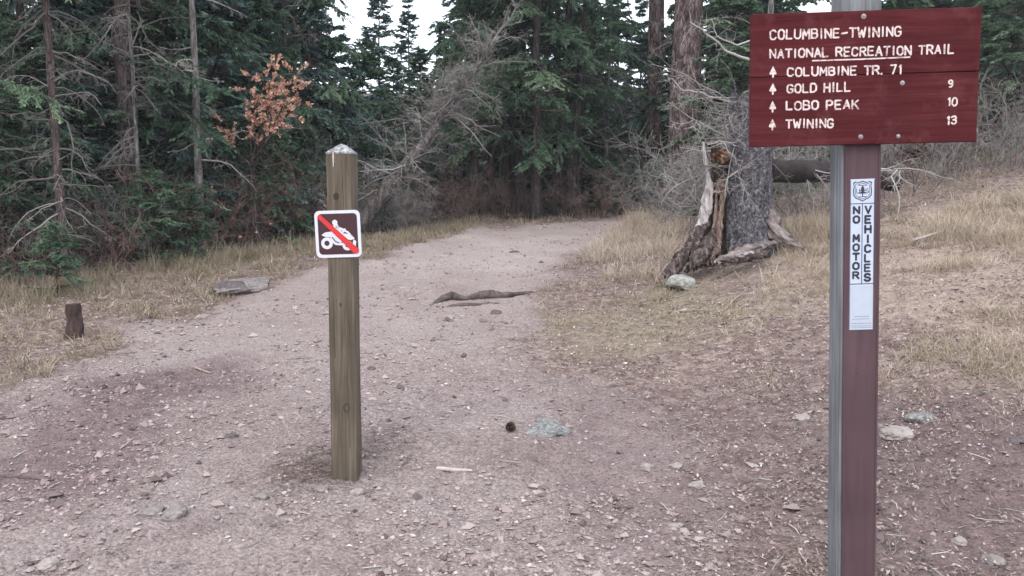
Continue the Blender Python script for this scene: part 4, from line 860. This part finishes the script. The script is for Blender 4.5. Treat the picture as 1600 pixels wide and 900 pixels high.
# ------------------------------------------------------------ lettering: stroke font, routed look
FONT = {
 'A': [[(0, 0), (2, 6), (4, 0)], [(.7, 2), (3.3, 2)]], 'B': [[(0, 0), (0, 6), (2.6, 6), (3.5, 5.3), (3.5, 3.9), (2.6, 3.2), (0, 3.2)], [(2.6, 3.2), (3.8, 2.4), (3.8, .8), (2.8, 0), (0, 0)]],
 'C': [[(3.8, 5), (3, 6), (1.1, 6), (0, 4.8), (0, 1.2), (1.1, 0), (3, 0), (3.8, 1)]], 'D': [[(0, 0), (0, 6), (2.4, 6), (3.9, 4.6), (3.9, 1.4), (2.4, 0), (0, 0)]],
 'E': [[(3.6, 6), (0, 6), (0, 0), (3.6, 0)], [(0, 3.1), (3, 3.1)]], 'G': [[(3.8, 5), (3, 6), (1.1, 6), (0, 4.8), (0, 1.2), (1.1, 0), (2.9, 0), (3.9, 1), (3.9, 2.8), (2.4, 2.8)]],
 'H': [[(0, 0), (0, 6)], [(4, 0), (4, 6)], [(0, 3.1), (4, 3.1)]], 'I': [[(1, 0), (1, 6)]], 'K': [[(0, 0), (0, 6)], [(3.8, 6), (0, 2.6)], [(1.3, 3.6), (4, 0)]],
 'L': [[(0, 6), (0, 0), (3.4, 0)]], 'M': [[(0, 0), (.2, 6), (2.2, 2), (4.2, 6), (4.4, 0)]], 'N': [[(0, 0), (0, 6), (4, 0), (4, 6)]],
 'O': [[(1.2, 0), (0, 1.3), (0, 4.7), (1.2, 6), (2.8, 6), (4, 4.7), (4, 1.3), (2.8, 0), (1.2, 0)]], 'P': [[(0, 0), (0, 6), (2.6, 6), (3.8, 5.2), (3.8, 3.7), (2.6, 2.9), (0, 2.9)]],
 'R': [[(0, 0), (0, 6), (2.6, 6), (3.8, 5.2), (3.8, 3.8), (2.6, 3.0), (0, 3.0)], [(2, 3), (4, 0)]], 'T': [[(0, 6), (4, 6)], [(2, 6), (2, 0)]],
 'U': [[(0, 6), (0, 1.2), (1.2, 0), (2.8, 0), (4, 1.2), (4, 6)]], 'V': [[(0, 6), (2, 0), (4, 6)]], 'W': [[(0, 6), (1.2, 0), (2.5, 4.2), (3.8, 0), (5, 6)]],
 'S': [[(3.7, 5.1), (2.8, 6), (1.1, 6), (.1, 5.1), (.1, 4), (1, 3.2), (2.9, 2.8), (3.9, 2), (3.9, .9), (2.9, 0), (1, 0), (0, .9)]],
 '.': [[(.3, 0), (.3, .35)]], '-': [[(0.2, 2.7), (3.6, 3.1)]], '0': [[(1.2, 0), (0, 1.5), (0, 4.5), (1.2, 6), (2.6, 6), (3.8, 4.5), (3.8, 1.5), (2.6, 0), (1.2, 0)]],
 '1': [[(.3, 5.2), (1.2, 6), (1.2, 0)]], '3': [[(0, 5.2), (1, 6), (2.7, 6), (3.6, 5.1), (3.6, 4), (2.6, 3.2), (1.4, 3.2)], [(2.6, 3.2), (3.8, 2.3), (3.8, 1), (2.7, 0), (1, 0), (0, .8)]],
 '7': [[(.1, 6), (3.7, 6), (1.6, 0)]], '9': [[(3.6, 3.6), (2.6, 2.8), (1.2, 2.8), (.1, 3.8), (.1, 5), (1.2, 6), (2.6, 6), (3.7, 5), (3.7, 1.8), (2.6, 0), (.8, 0)]]}
WID = {'I': 2, 'M': 4.4, 'W': 5, '.': .8, ' ': 2.4, '1': 1.8}
def stroke_geo(g, pl, w, y=0., th=.0015):
    """a flat rounded ribbon in the local xz plane, facing -y, slightly proud"""
    p = np.array(pl, float)
    for i in range(len(p) - 1):
        a, b = p[i], p[i + 1]; d = b - a; L = np.hypot(*d)
        if L < 1e-6: continue
        d = d / L; n = np.array([-d[1], d[0]]); ring = []
        base = math.atan2(n[1], n[0])
        for k in range(7): an = base + math.pi * k / 6; ring.append(a + w / 2 * np.array([math.cos(an), math.sin(an)]))
        for k in range(7): an = base + math.pi + math.pi * k / 6; ring.append(b + w / 2 * np.array([math.cos(an), math.sin(an)]))
        ring = np.array(ring); m = len(ring); dy = y - th - .00002 * (i % 7)
        top = np.stack([ring[:, 0], np.full(m, dy), ring[:, 1]], -1); bot = np.stack([ring[:, 0], np.full(m, y + .002), ring[:, 1]], -1)
        c = np.array([[ring[:, 0].mean(), dy, ring[:, 1].mean()]])
        g.add(np.vstack([top, bot]), np.stack([np.arange(m), (np.arange(m) + 1) % m, (np.arange(m) + 1) % m + m, np.arange(m) + m], -1))
        g.add(np.vstack([top, c]), np.stack([np.arange(m), np.full(m, m), (np.arange(m) + 1) % m], -1)[:, ::-1])
def text_geo(g, s, x0, x1, z, h, w, jit=0., y=0., slope=0., rr_=None, th=.0015):
    adv = [WID.get(c, 4) for c in s]; gap = 1.7; tot = sum(adv) + gap * (len(s) - 1); k = (x1 - x0) / tot; x = x0; sc = h / 6
    for c, a in zip(s, adv):
        jz = random.uniform(-jit, jit); js = 1 + random.uniform(-.05, .05) * (jit > 0)
        for pl in FONT.get(c, []):
            q = []
            for (u, v) in pl:
                xx = x + (u + (0 if c not in 'I' else 0)) * k + random.uniform(-jit, jit) * .5
                q.append((xx, z + (v - 3) * sc * js + jz + slope * (xx - x0) + random.uniform(-jit, jit) * .5))
            stroke_geo(g, q, w * random.uniform(.88, 1.12), y, th)
        x += (a + gap) * k
def box_geo(g, x0, x1, y0, y1, z0, z1, nx_=1, nz_=1, bev=.0, tone=.5):
    """bevelled box"""
    import itertools
    b = bev; v = []; 
    def ring(y, i): return [(x0 + i, y, z0 + i), (x1 - i, y, z0 + i), (x1 - i, y, z1 - i), (x0 + i, y, z1 - i)]
    L = [ring(y0, b), ring(y0 + b, 0), ring(y1 - b, 0), ring(y1, b)] if b > 0 else [ring(y0, 0), ring(y1, 0)]
    for l in L: v += l
    f = [[0, 1, 2, 3]]
    for k in range(len(L) - 1):
        for j in range(4): a = k * 4 + j; c = k * 4 + (j + 1) % 4; f.append([a + 4, c + 4, c, a])
    e_ = (len(L) - 1) * 4; f.append([e_ + 3, e_ + 2, e_ + 1, e_])
    g.add(np.array(v), np.array(f), tone)
def flatpoly(g, pts, y, th=.001, tone=.5):
    p = np.array(pts, float); m = len(p); c = p.mean(0)
    top = np.stack([p[:, 0], np.full(m, y - th), p[:, 1]], -1); bot = top + [0, th + .001, 0]
    g.add(np.vstack([top, bot]), np.stack([np.arange(m), (np.arange(m) + 1) % m, (np.arange(m) + 1) % m + m, np.arange(m) + m], -1), tone)
    g.add(np.vstack([top, [[c[0], y - th, c[1]]]]), np.stack([np.arange(m), (np.arange(m) + 1) % m, np.full(m, m)], -1), tone)
def rrect(x0, x1, z0, z1, r_, n=6):
    o = []
    for cx, cz, a0 in ((x1 - r_, z1 - r_, 0), (x0 + r_, z1 - r_, 90), (x0 + r_, z0 + r_, 180), (x1 - r_, z0 + r_, 270)):
        for k in range(n + 1): a = R(a0 + 90 * k / n); o.append((cx + r_ * math.cos(a), cz + r_ * math.sin(a)))
    return o
def circ(cx, cz, r_, n=20): return [(cx + r_ * math.cos(6.2832 * k / n), cz + r_ * math.sin(6.2832 * k / n)) for k in range(n)]

# ------------------------------------------------------------ wood and paint materials
def wood_mat(name, c0, c1, c2, grain=(30, 30, 1.2), rough=.85, bd=.003, spot=None):
    m, n, b = mat(name, rough, .2); co = objco(n, grain); z = noise(n, co, 1.6, 8, .65, .5); co2 = objco(n); z2 = noise(n, co2, 3.5, 3, .5)
    c = ramp(n, [(.28, c0), (.5, c1), (.74, c2)], z).outputs[0]
    c = mixc(n, .55, c, ramp(n, [(.3, (.55, .55, .56)), (.7, (1.15, 1.13, 1.1))], z2).outputs[0], 'MULTIPLY')
    if spot: c = mixc(n, ramp(n, [(.52, (0, 0, 0)), (.66, (1, 1, 1))], noise(n, co2, 5, 5, .7)).outputs[0], c, spot)
    n.links.new(c, b.inputs['Base Color']); bump(n, b, z, .7, bd); return m
M_POST = wood_mat('treated_grey_green_timber', (.054, .041, .030), (.108, .087, .064), (.178, .150, .118))
M_GREY = wood_mat('weathered_grey_timber', (.085, .088, .094), (.165, .172, .182), (.28, .29, .305))
M_PAINT = wood_mat('faded_brown_paint', (.070, .040, .047), (.086, .050, .058), (.105, .064, .074), grain=(14, 14, .8), rough=.6, bd=.001)
M_BOARD = wood_mat('red_brown_painted_board', (.054, .0105, .0125), (.078, .0160, .0185), (.108, .028, .032), grain=(1.5, 26, 30), rough=.8, bd=.004, spot=(.10, .030, .032))
M_BOARD.node_tree.nodes['Principled BSDF'].inputs['Specular IOR Level'].default_value = .06
M_LETTER = flat_mat('worn_cream_paint', [(.36, (.22, .10, .10)), (.46, (.58, .48, .46)), (.75, (.72, .64, .61))], 75, bs=.2, bd=.001)
M_STEEL = flat_mat('dull_bolt_metal', [(.3, (.16, .15, .15)), (.7, (.42, .40, .40))], 80, rough=.45)
M_STEEL.node_tree.nodes['Principled BSDF'].inputs['Metallic'].default_value = .6
def plain(name, c, rough=.5, v=.12):
    m, n, b = mat(name, rough, .4); z = noise(n, objco(n), 40, 5, .7)
    lo = tuple(x * (1 - v) for x in c); hi = tuple(min(1, x * (1 + v)) for x in c)
    n.links.new(ramp(n, [(.3, lo), (.7, hi)], z).outputs[0], b.inputs['Base Color']); return m
M_DECAL = plain('white_blue_decal', (.44, .49, .59), .45, .05); M_DGREY = plain('blank_decal_panel', (.40, .44, .51), .85, .03); M_BLACK = plain('decal_black_print', (.02, .022, .035), .5)
M_SIGNW = plain('reflective_white', (.56, .56, .61), .4, .06); M_SIGNM = plain('dark_maroon_sheet', (.040, .010, .014), .4); M_SIGNR = plain('red_prohibition_band', (.50, .025, .025), .4)
M_KNOT = plain('dark_knot', (.035, .024, .016), .9)

# ------------------------------------------------------------ trail sign on its post
def post_mesh(w_, d_, z0, z1, bev=.006, K=26, seed=1, amp=.0012, taper=0.):
    prof = [(-w_ / 2 + bev, 0), (w_ / 2 - bev, 0), (w_ / 2, bev), (w_ / 2, d_ - bev), (w_ / 2 - bev, d_), (-w_ / 2 + bev, d_), (-w_ / 2, d_ - bev), (-w_ / 2, bev)]
    prof = np.array(prof); zz = np.linspace(z0, z1, K); m = len(prof); g = Geo()
    v = np.array([[(x_ * (1 - taper * (z_ - z0) / (z1 - z0)) + amp * float(vnoise(x_ * 40, z_ * 4, y_ * 40, seed)), y_ + amp * float(vnoise(x_ * 40 + 9, z_ * 4, y_ * 40, seed)), z_) for x_, y_ in prof] for z_ in zz])
    i = np.arange(K - 1)[:, None] * m; j = np.arange(m)[None]; j2 = (j + 1) % m
    g.add(v.reshape(-1, 3), np.stack([i + j, i + j2, i + m + j2, i + m + j], -1).reshape(-1, 4)); g.add(v[-1], np.arange(m)[None]); return g.mesh('post')
def trail_sign():
    D = 3.24; S_ = F / D
    b = P(1360.5, 560, D + .02); x, y = b.x, b.y; e = empty('trail_sign', (x, y, float(hgt(x, y))))
    zb = e.location.z; 
    def Zc(py): return P(1348, py, D).z - zb
    # front face at local y=0; post behind the painted marker
    e.rotation_euler = (0, R(-2.15), R(-2.6))
    ww = 56 / S_
    # correct the tilt so the sign crosses the same height band
    link('post', post_mesh(ww + .006, .145, -.35, Zc(-60), seed=3), M_GREY, e, (-.003, .012, 0))
    gm_ = Geo(); box_geo(gm_, -ww / 2 + .001, ww / 2 - .001, 0, .011, -.3, Zc(214), bev=.002)
    for s in (-1, 1): box_geo(gm_, s * (ww / 2 - .006) - .004, s * (ww / 2 - .006) + .004, -.003, .004, -.3, Zc(229), bev=.0012)
    link('face_panel', gm_.mesh('face_panel'), M_PAINT, e)
    # board: two planks with a narrow joint
    s0 = S_ * 1.042; BL, BR_ = (1173 - 1355.4) / s0, (1530 - 1355.4) / s0; yb = -.030
    top, bot, seam = Zc(16), Zc(225), Zc(116)
    g = Geo(); box_geo(g, BL, BR_, yb, yb + .026, seam + .0011, top, bev=.0022); link('plank', g.mesh('plank'), M_BOARD, e)
    g = Geo(); box_geo(g, BL + .0005, BR_ - .001, yb - .0004, yb + .026, bot, seam - .0011, bev=.0022); link('plank', g.mesh('plank'), M_BOARD, e)
    g = Geo(); box_geo(g, -ww / 2 + .004, ww / 2 - .004, yb + .0265, -.0035 - .0, Zc(222), Zc(20)); 
    def lx(px): return (px - 1355.4) / s0
    def lz(px, py): 
        u = (px - 1173) / 357.; t0 = 22 - 12 * u; b0 = 226 - 4 * u; v = (py - t0) / (b0 - t0); return top + (bot - top) * v
    yl = yb - .0002
    def line(s, a, b_, pa, pb, h=16., jit=.0011, w_=.0060):
        za, zb_ = lz(a, pa), lz(b_, pb); sl = (zb_ - za) / (lx(b_) - lx(a)); tot = sum(WID.get(c, 4) + 1.7 for c in s) - 1.7; kx = (lx(b_) - lx(a)) / tot; xx = lx(a)
        for wd in s.split(' '):
            wl = sum(WID.get(c, 4) + 1.7 for c in wd) * kx; g = Geo(); text_geo(g, wd, xx, xx + wl - 1.7 * kx, za + sl * (xx - lx(a)), h / s0 * .86, w_, jit, yl, sl)
            o = link('lettering', g.mesh('lettering'), M_LETTER, e); o['label'] = 'routed cream lettering reading ' + wd; xx += wl + (2.4 + 1.7) * kx
    line('COLUMBINE-TWINING', 1203, 1406, 53.5, 48)
    line('NATIONAL RECREATION TRAIL', 1203, 1489, 82.5, 75.5, 15)
    g = Geo(); stroke_geo(g, [(lx(1270), lz(1270, 93)), (lx(1345), lz(1345, 91)), (lx(1421), lz(1421, 88))], .005, yl); link('underline', g.mesh('underline'), M_LETTER, e)
    line('COLUMBINE TR. 71', 1231, 1409, 110.5, 107, 14.5)
    line('GOLD HILL', 1231, 1330, 136, 133.5, 15); line('9', 1483, 1489, 129.5, 129.3, 12)
    line('LOBO PEAK', 1230, 1343, 162.5, 161, 15); line('10', 1483, 1497, 158.5, 158.2, 13.5)
    line('TWINING', 1230, 1304, 190.5, 190, 14.5); line('13', 1483, 1497, 187.5, 187, 13.5)
    for py in (110, 136, 163.5, 191.5):
        g = Geo(); cx, cz = lx(1208), lz(1208, py); k = 1 / s0
        flatpoly(g, [(cx, cz + 9 * k), (cx + 5.5 * k, cz - 2 * k), (cx + 5 * k, cz - 4 * k), (cx - 5 * k, cz - 4 * k), (cx - 5.5 * k, cz - 2 * k)], yl, .0016)
        stroke_geo(g, [(cx, cz - 2 * k), (cx, cz - 8 * k)], .0062, yl, .0014); link('arrow', g.mesh('arrow'), M_LETTER, e)
    for (px, py, rs) in ((1348, 25, .0085), (1411, 128, .008), (1348, 212, .008), (1407, 212, .007)):
        g = Geo(); cx, cz = lx(px), lz(px, py); th = np.linspace(0, 2 * np.pi, 12, endpoint=False)
        rings = [(rs * 1.15, 0), (rs * 1.1, -.0015), (rs * .62, -.002), (rs * .6, -.006), (rs * .4, -.007)]
        v = np.array([[(cx + q * math.cos(a), yb + dy - .0002, cz + q * math.sin(a)) for a in th] for q, dy in rings]); m = 12
        i = np.arange(len(rings) - 1)[:, None] * m; j = np.arange(m)[None]; j2 = (j + 1) % m
        g.add(v.reshape(-1, 3), np.stack([i + j, i + m + j, i + m + j2, i + j2], -1).reshape(-1, 4)); g.add(v[-1][::-1], np.arange(m)[None]); link('bolt', g.mesh('bolt'), M_STEEL, e)
    for (xa, ya, xb, yb2) in ((1176, 100, 1215, 98), (1290, 178, 1345, 176), (1440, 60, 1500, 58), (1380, 200, 1470, 197), (1180, 206, 1240, 205), (1420, 150, 1462, 148)):
        g = Geo(); n_ = 8; stroke_geo(g, [(lx(xa + (xb - xa) * i_ / n_), lz(xa, ya + (yb2 - ya) * i_ / n_) + random.uniform(-.0008, .0008)) for i_ in range(n_ + 1)], .0011, yb - .0004, .0003); ck = link('crack', g.mesh('crack'), M_KNOT, e)
    # vertical decal
    g = Geo(); dx0, dx1 = -18.5 / S_ - .001, 18.5 / S_ - .001; dt, db = Zc(279), Zc(516); k = 1 / S_
    def dz(py): return dt + (db - dt) * (py - 279) / 237.
    box_geo(g, dx0, dx1, -.0012, .002, db, dt); dec = link('decal', g.mesh('decal'), M_DECAL, e)
    yd = -.0014
    g = Geo(); box_geo(g, dx0 + .001, dx1 - .001, -.0017, 0, dz(513), dz(446)); link('blank_panel', g.mesh('blank_panel'), M_DGREY, dec)
    g = Geo(); cx = (dx0 + dx1) / 2
    for py in (317, 443): stroke_geo(g, [(dx0 + .001, dz(py)), (dx1 - .001, dz(py))], .0028, yd, .0006)
    stroke_geo(g, [(cx, dz(318)), (cx, dz(442))], .0026, yd, .0007)
    for px_ in (dx0 + .0012, dx1 - .0012): stroke_geo(g, [(px_, dz(281)), (px_, dz(515))], .0012, yd, .0003)
    link('rule', g.mesh('rule'), M_BLACK, dec)
    g = Geo()
    for s, cxx, a, b_, hh in (('NO MOTOR', cx - 9 * k, 327, 429, 11.5), ('VEHICLES', cx + 9 * k, 327, 433, 12.5)):
        for i, c in enumerate(s):
            if c == ' ': continue
            py = a + (b_ - a) * i / (len(s) - 1); wd = WID.get(c, 4); hw_ = (4.2 if c != 'I' else 1.0) * k
            xx0 = cxx - hw_
            text_geo(g, c, xx0, xx0 + (2 * hw_ if c != 'I' else 2 * hw_), dz(py), hh * .86 * k, .0078, 0, yd, th=.0008)
    link('lettering', g.mesh('lettering'), M_BLACK, dec)
    # shield emblem
    def shield(sc): 
        p = [(-13, 12), (-10, 14), (-6, 12.5), (0, 14.5), (6, 12.5), (10, 14), (13, 12), (12, 7), (13, 2), (12.5, -6), (9, -10), (4, -12), (0, -14.5), (-4, -12), (-9, -10), (-12.5, -6), (-13, 2), (-12, 7)]
        return [(cx + u * sc * k, dz(298) + v * sc * k) for u, v in p]
    def inner(pts, y, th_, m_, nm):
        g = Geo(); flatpoly(g, pts, y, th_); return link(nm, g.mesh(nm), m_, dec)
    em = inner(shield(1.12), yd, .0002, M_BLACK, 'emblem')
    g = Geo(); flatpoly(g, shield(1.0), yd - .0003, .0002); q = shield(1.0); o2 = link('emblem_field', g.mesh('emblem_field'), M_DECAL, dec)
    g = Geo(); stroke_geo(g, shield(.86) + [shield(.86)[0]], .0018, yd - .0006, .0003)
    zc = dz(298)
    for lv, (w1, z1) in enumerate(((3.2, 4.5), (4.6, 1), (6, -3))): flatpoly(g, [(cx, zc + (z1 + 4.5) * k), (cx + w1 * k, zc + (z1 - .5) * k), (cx - w1 * k, zc + (z1 - .5) * k)], yd - .0008 - .0002 * lv, .0003)
    stroke_geo(g, [(cx, zc - 2 * k), (cx, zc - 8 * k)], .0035, yd - .0006, .0004)
    text_geo(g, 'U', cx - 9.3 * k, cx - 4.8 * k, zc + .5 * k, 6.5 * k, .0022, 0, yd - .0006, th=.0004); text_geo(g, 'S', cx + 4.8 * k, cx + 9.3 * k, zc + .5 * k, 6.5 * k, .0022, 0, yd - .0006, th=.0004)
    for v_ in (9.2, -8.6): stroke_geo(g, [(cx - 6.5 * k, zc + v_ * k), (cx + 6.5 * k, zc + v_ * k)], .0024, yd - .0006, .0004)
    link('emblem_print', g.mesh('emblem_print'), M_BLACK, dec)
    g = Geo()
    for py, a0 in ((495, 10), (499, 13), (506, 14), (510, 15), (513, 14)):
        x_ = cx - a0 * k
        while x_ < cx + a0 * k:
            w_ = random.uniform(1.2, 3.2) * k; stroke_geo(g, [(x_, dz(py)), (x_ + w_, dz(py))], .0017, yd - .0004, .0003); x_ += w_ + 1.8 * k
    link('fine_print', g.mesh('fine_print'), M_BLACK, dec)
    g = Geo(); th_ = circ((1341 - 1348) / S_, Zc(584), .004, 10); flatpoly(g, th_, 0, .0004); link('nail_hole', g.mesh('nail_hole'), M_BLACK, e)
    g = Geo(); flatpoly(g, circ(-2 / S_, Zc(236), .0035, 10), 0, .0004); link('nail_hole', g.mesh('nail_hole'), M_BLACK, e)
    zc_ = (top + bot) / 2; Mx = Matrix.Translation((0, 0, zc_)) @ Matrix.Rotation(R(.85), 4, 'Y') @ Matrix.Translation((0, 0, -zc_))
    for o in e.children:
        if o.name.split('.')[0] in ('plank', 'lettering', 'underline', 'arrow', 'bolt', 'crack'): o.matrix_basis = Mx
    tag(e, 'large red brown wooden trail board with cream lettering on a brown faced post', 'sign'); return e
trail_sign()

# ------------------------------------------------------------ capped post with the no vehicles plate
def capped_post():
    x, y = gp(538, 753); S_ = F / y; e = empty('wooden_post', (x, y + .0, float(hgt(x, y)))); zb = e.location.z
    e.rotation_euler = (0, R(.45), R(-1.5))
    def Zc(py): return P(536, py, y).z - zb
    k = 1 / S_; w1 = 42.5 * k
    g = post_mesh(w1, w1 * .95, -.3, Zc(238), bev=.005, seed=8, amp=.0022, K=60, taper=.05); link('post', g, M_POST, e)
    # folded metal cap
    c0 = Zc(238); g = Geo(); h_ = .47 * w1
    ov = .003; zz = [c0 - .004, c0, c0 + 17 * k]; cxm = 0; cy = w1 * .475
    v = [(-h_ - ov, -ov, c0 - .006), (h_ + ov, -ov, c0 - .006), (h_ + ov, w1 * .95 + ov, c0 - .006), (-h_ - ov, w1 * .95 + ov, c0 - .006),
         (-h_ - ov + .003, -ov + .003, c0 + .002), (h_ + ov - .003, -ov + .003, c0 + .002), (h_ + ov - .003, w1 * .95 + ov - .003, c0 + .002), (-h_ - ov + .003, w1 * .95 + ov - .003, c0 + .002),
         (-.3 * h_, cy - .3 * h_, c0 + 11 * k), (.34 * h_, cy - .3 * h_, c0 + 12 * k), (.3 * h_, cy + .3 * h_, c0 + 12 * k), (-.3 * h_, cy + .3 * h_, c0 + 11 * k), (-.05 * h_, cy, c0 + 14 * k)]
    g.add(v, np.array([[0, 1, 5, 4], [1, 2, 6, 5], [2, 3, 7, 6], [3, 0, 4, 7], [4, 5, 9, 8], [5, 6, 10, 9], [6, 7, 11, 10], [7, 4, 8, 11], [3, 2, 1, 0]]))
    g.add(v, np.array([[8, 9, 12], [9, 10, 12], [10, 11, 12], [11, 8, 12]]))
    link('cap', g.mesh('cap'), flat_mat('weathered_metal_cap', [(.36, (.07, .07, .07)), (.5, (.19, .19, .20)), (.66, (.42, .42, .44))], 45, rough=.7), e)
    g = Geo(); g2 = Geo(); flatpoly(g, [(-9 * k + u, Zc(253) + v_) for u, v_ in ((-1.1 * k, 15 * k), (1.1 * k, 15 * k), (.9 * k, -6 * k), (-.7 * k, -8 * k))], -.002, .0007); link('pale_drip', g.mesh('pale_drip'), M_PSTICK, e)
    for px, py, rw, rh in ((530, 307, 4.5, 6), (527, 257, 2, 2.4), (541, 637, 4.5, 6.5), (534, 476, 1.6, 3)):
        g = Geo(); c_ = ((px - 535.5) * k, Zc(py))
        if py == 637:
            ring = [(c_[0] + rw * k * math.cos(a), c_[1] + rh * k * math.sin(a)) for a in np.linspace(0, 6.283, 18)]; stroke_geo(g, ring, .0035, -.0015, .0006)
        else: flatpoly(g, [(c_[0] + rw * k * math.cos(a), c_[1] + rh * k * math.sin(a)) for a in np.linspace(0, 6.283, 14)[:-1]], -.0015, .0006)
        link('knot', g.mesh('knot'), M_KNOT, e)
    g = Geo()
    for (x0_, z0_, x1_, z1_) in ((10, 700, 9, 600), (14, 600, 11, 500), (6, 330, 4, 250), (-12, 560, -13, 430)):
        n_ = 10; ln = [((x0_ + (x1_ - x0_) * i / n_ + random.uniform(-.6, .6)) * k, Zc(z0_ + (z1_ - z0_) * i / n_)) for i in range(n_ + 1)]
        stroke_geo(g, ln, .0016, -.0013, .0005)
    link('crack', g.mesh('crack'), M_KNOT, e)
    # plate
    pe = Geo(); cx, cz = (531.2 - 536) * k, Zc(365.3); h2 = 35.6 * k
    flatpoly(pe, rrect(cx - h2, cx + h2, cz - h2 * 1.03, cz + h2 * 1.03, 8 * k), -.006, .0022); pl_ = link('sign_plate', pe.mesh('sign_plate'), M_SIGNW, e)
    pl_.matrix_basis = Matrix.Translation((.006, 0, cz)) @ Matrix.Rotation(R(-2.2), 4, 'Y') @ Matrix.Translation((0, 0, -cz))
    g = Geo(); h3 = 30.9 * k; flatpoly(g, rrect(cx - h3, cx + h3, cz - h3 * 1.03, cz + h3 * 1.03, 6 * k), -.0083, .0004); link('plate_field', g.mesh('plate_field'), M_SIGNM, pl_)
    g = Geo(); yy = -.0088
    def L(u, v_): return (cx + u * k, cz - v_ * k)
    # quad bike (side view, facing right, nose up): two wheels with dark hubs, body, rider
    flatpoly(g, [L(*q) for q in circ(-18, 14, 9.2)], yy, .0004); flatpoly(g, [L(*q) for q in circ(14, 18, 8)], yy, .0004)
    flatpoly(g, [L(-26, 1), L(-20, -3), L(-10, -4), L(-2, 0), L(3, 6), L(8, 10), L(2, 15), L(-6, 13), L(-12, 5), L(-20, 4)], yy - .0005, .0004)
    flatpoly(g, [L(1, 2), L(6, -1), L(14, 0), L(22, 3), L(26, 8), L(20, 10), L(12, 8), L(5, 8)], yy - .0009, .0004)
    flatpoly(g, [L(24, 9), L(28, 12), L(27, 20), L(22, 17)], yy - .0009, .0004)
    flatpoly(g, [L(*q) for q in circ(-4, -18, 4.2, 14)], yy, .0004)
    for pl2, w_ in (([(-3, -13), (1, -5), (5, 2)], 7.5), ([(-2, -11), (5, -8), (11, -5)], 3.6), ([(11, -7), (8, -3)], 3), ([(4, 2), (11, 2), (10, 9)], 4.2), ([(9, -6), (16, -2), (19, 2)], 3), ([(-12, 8), (-4, 15), (6, 16)], 4)):
        stroke_geo(g, [L(*q) for q in pl2], w_ * k, yy - .0012, .0004)
    link('pictogram', g.mesh('pictogram'), M_SIGNW, pl_)
    g = Geo()
    flatpoly(g, [L(*q) for q in circ(-18, 14, 4.2, 14)], yy - .0006, .0004); flatpoly(g, [L(*q) for q in circ(14, 18, 3.4, 14)], yy - .0006, .0004)
    stroke_geo(g, [L(-9, 5), L(-5, 11), L(1, 14)], 1.6 * k, yy - .0020, .0003)
    link('pictogram_detail', g.mesh('pictogram_detail'), M_SIGNM, pl_)
    g = Geo(); flatpoly(g, [L(-31.5, -27), L(-27, -31.5), L(31.5, 24), L(31.5, 28), L(29, 31), L(24, 31)], yy - .0028, .0004); link('slash', g.mesh('slash'), M_SIGNR, pl_)
    tag(e, 'square timber post with a metal cap and a crossed out quad bike plate', 'post')
capped_post()


# ------------------------------------------------------------ thin volume added to lift the dark forest, like lens flare
x0, x1, y0, y1, z0, z1 = (-95, 95, -6, 95, -10, 60)
me = mesh('flare_haze', [(x0, y0, z0), (x1, y0, z0), (x1, y1, z0), (x0, y1, z0), (x0, y0, z1), (x1, y0, z1), (x1, y1, z1), (x0, y1, z1)], np.array([[3, 2, 1, 0], [4, 5, 6, 7], [0, 1, 5, 4], [1, 2, 6, 5], [2, 3, 7, 6], [3, 0, 4, 7]]))
m = bpy.data.materials.new('flare_haze'); m.use_nodes = True; m.node_tree.nodes.clear()
vo_ = m.node_tree.nodes.new('ShaderNodeVolumePrincipled'); vo_.inputs['Color'].default_value = (.90, .95, 1, 1); vo_.inputs['Density'].default_value = .0010
mo = m.node_tree.nodes.new('ShaderNodeOutputMaterial'); m.node_tree.links.new(vo_.outputs[0], mo.inputs['Volume'])
tag(link('flare_haze', me, m), kind='stuff')
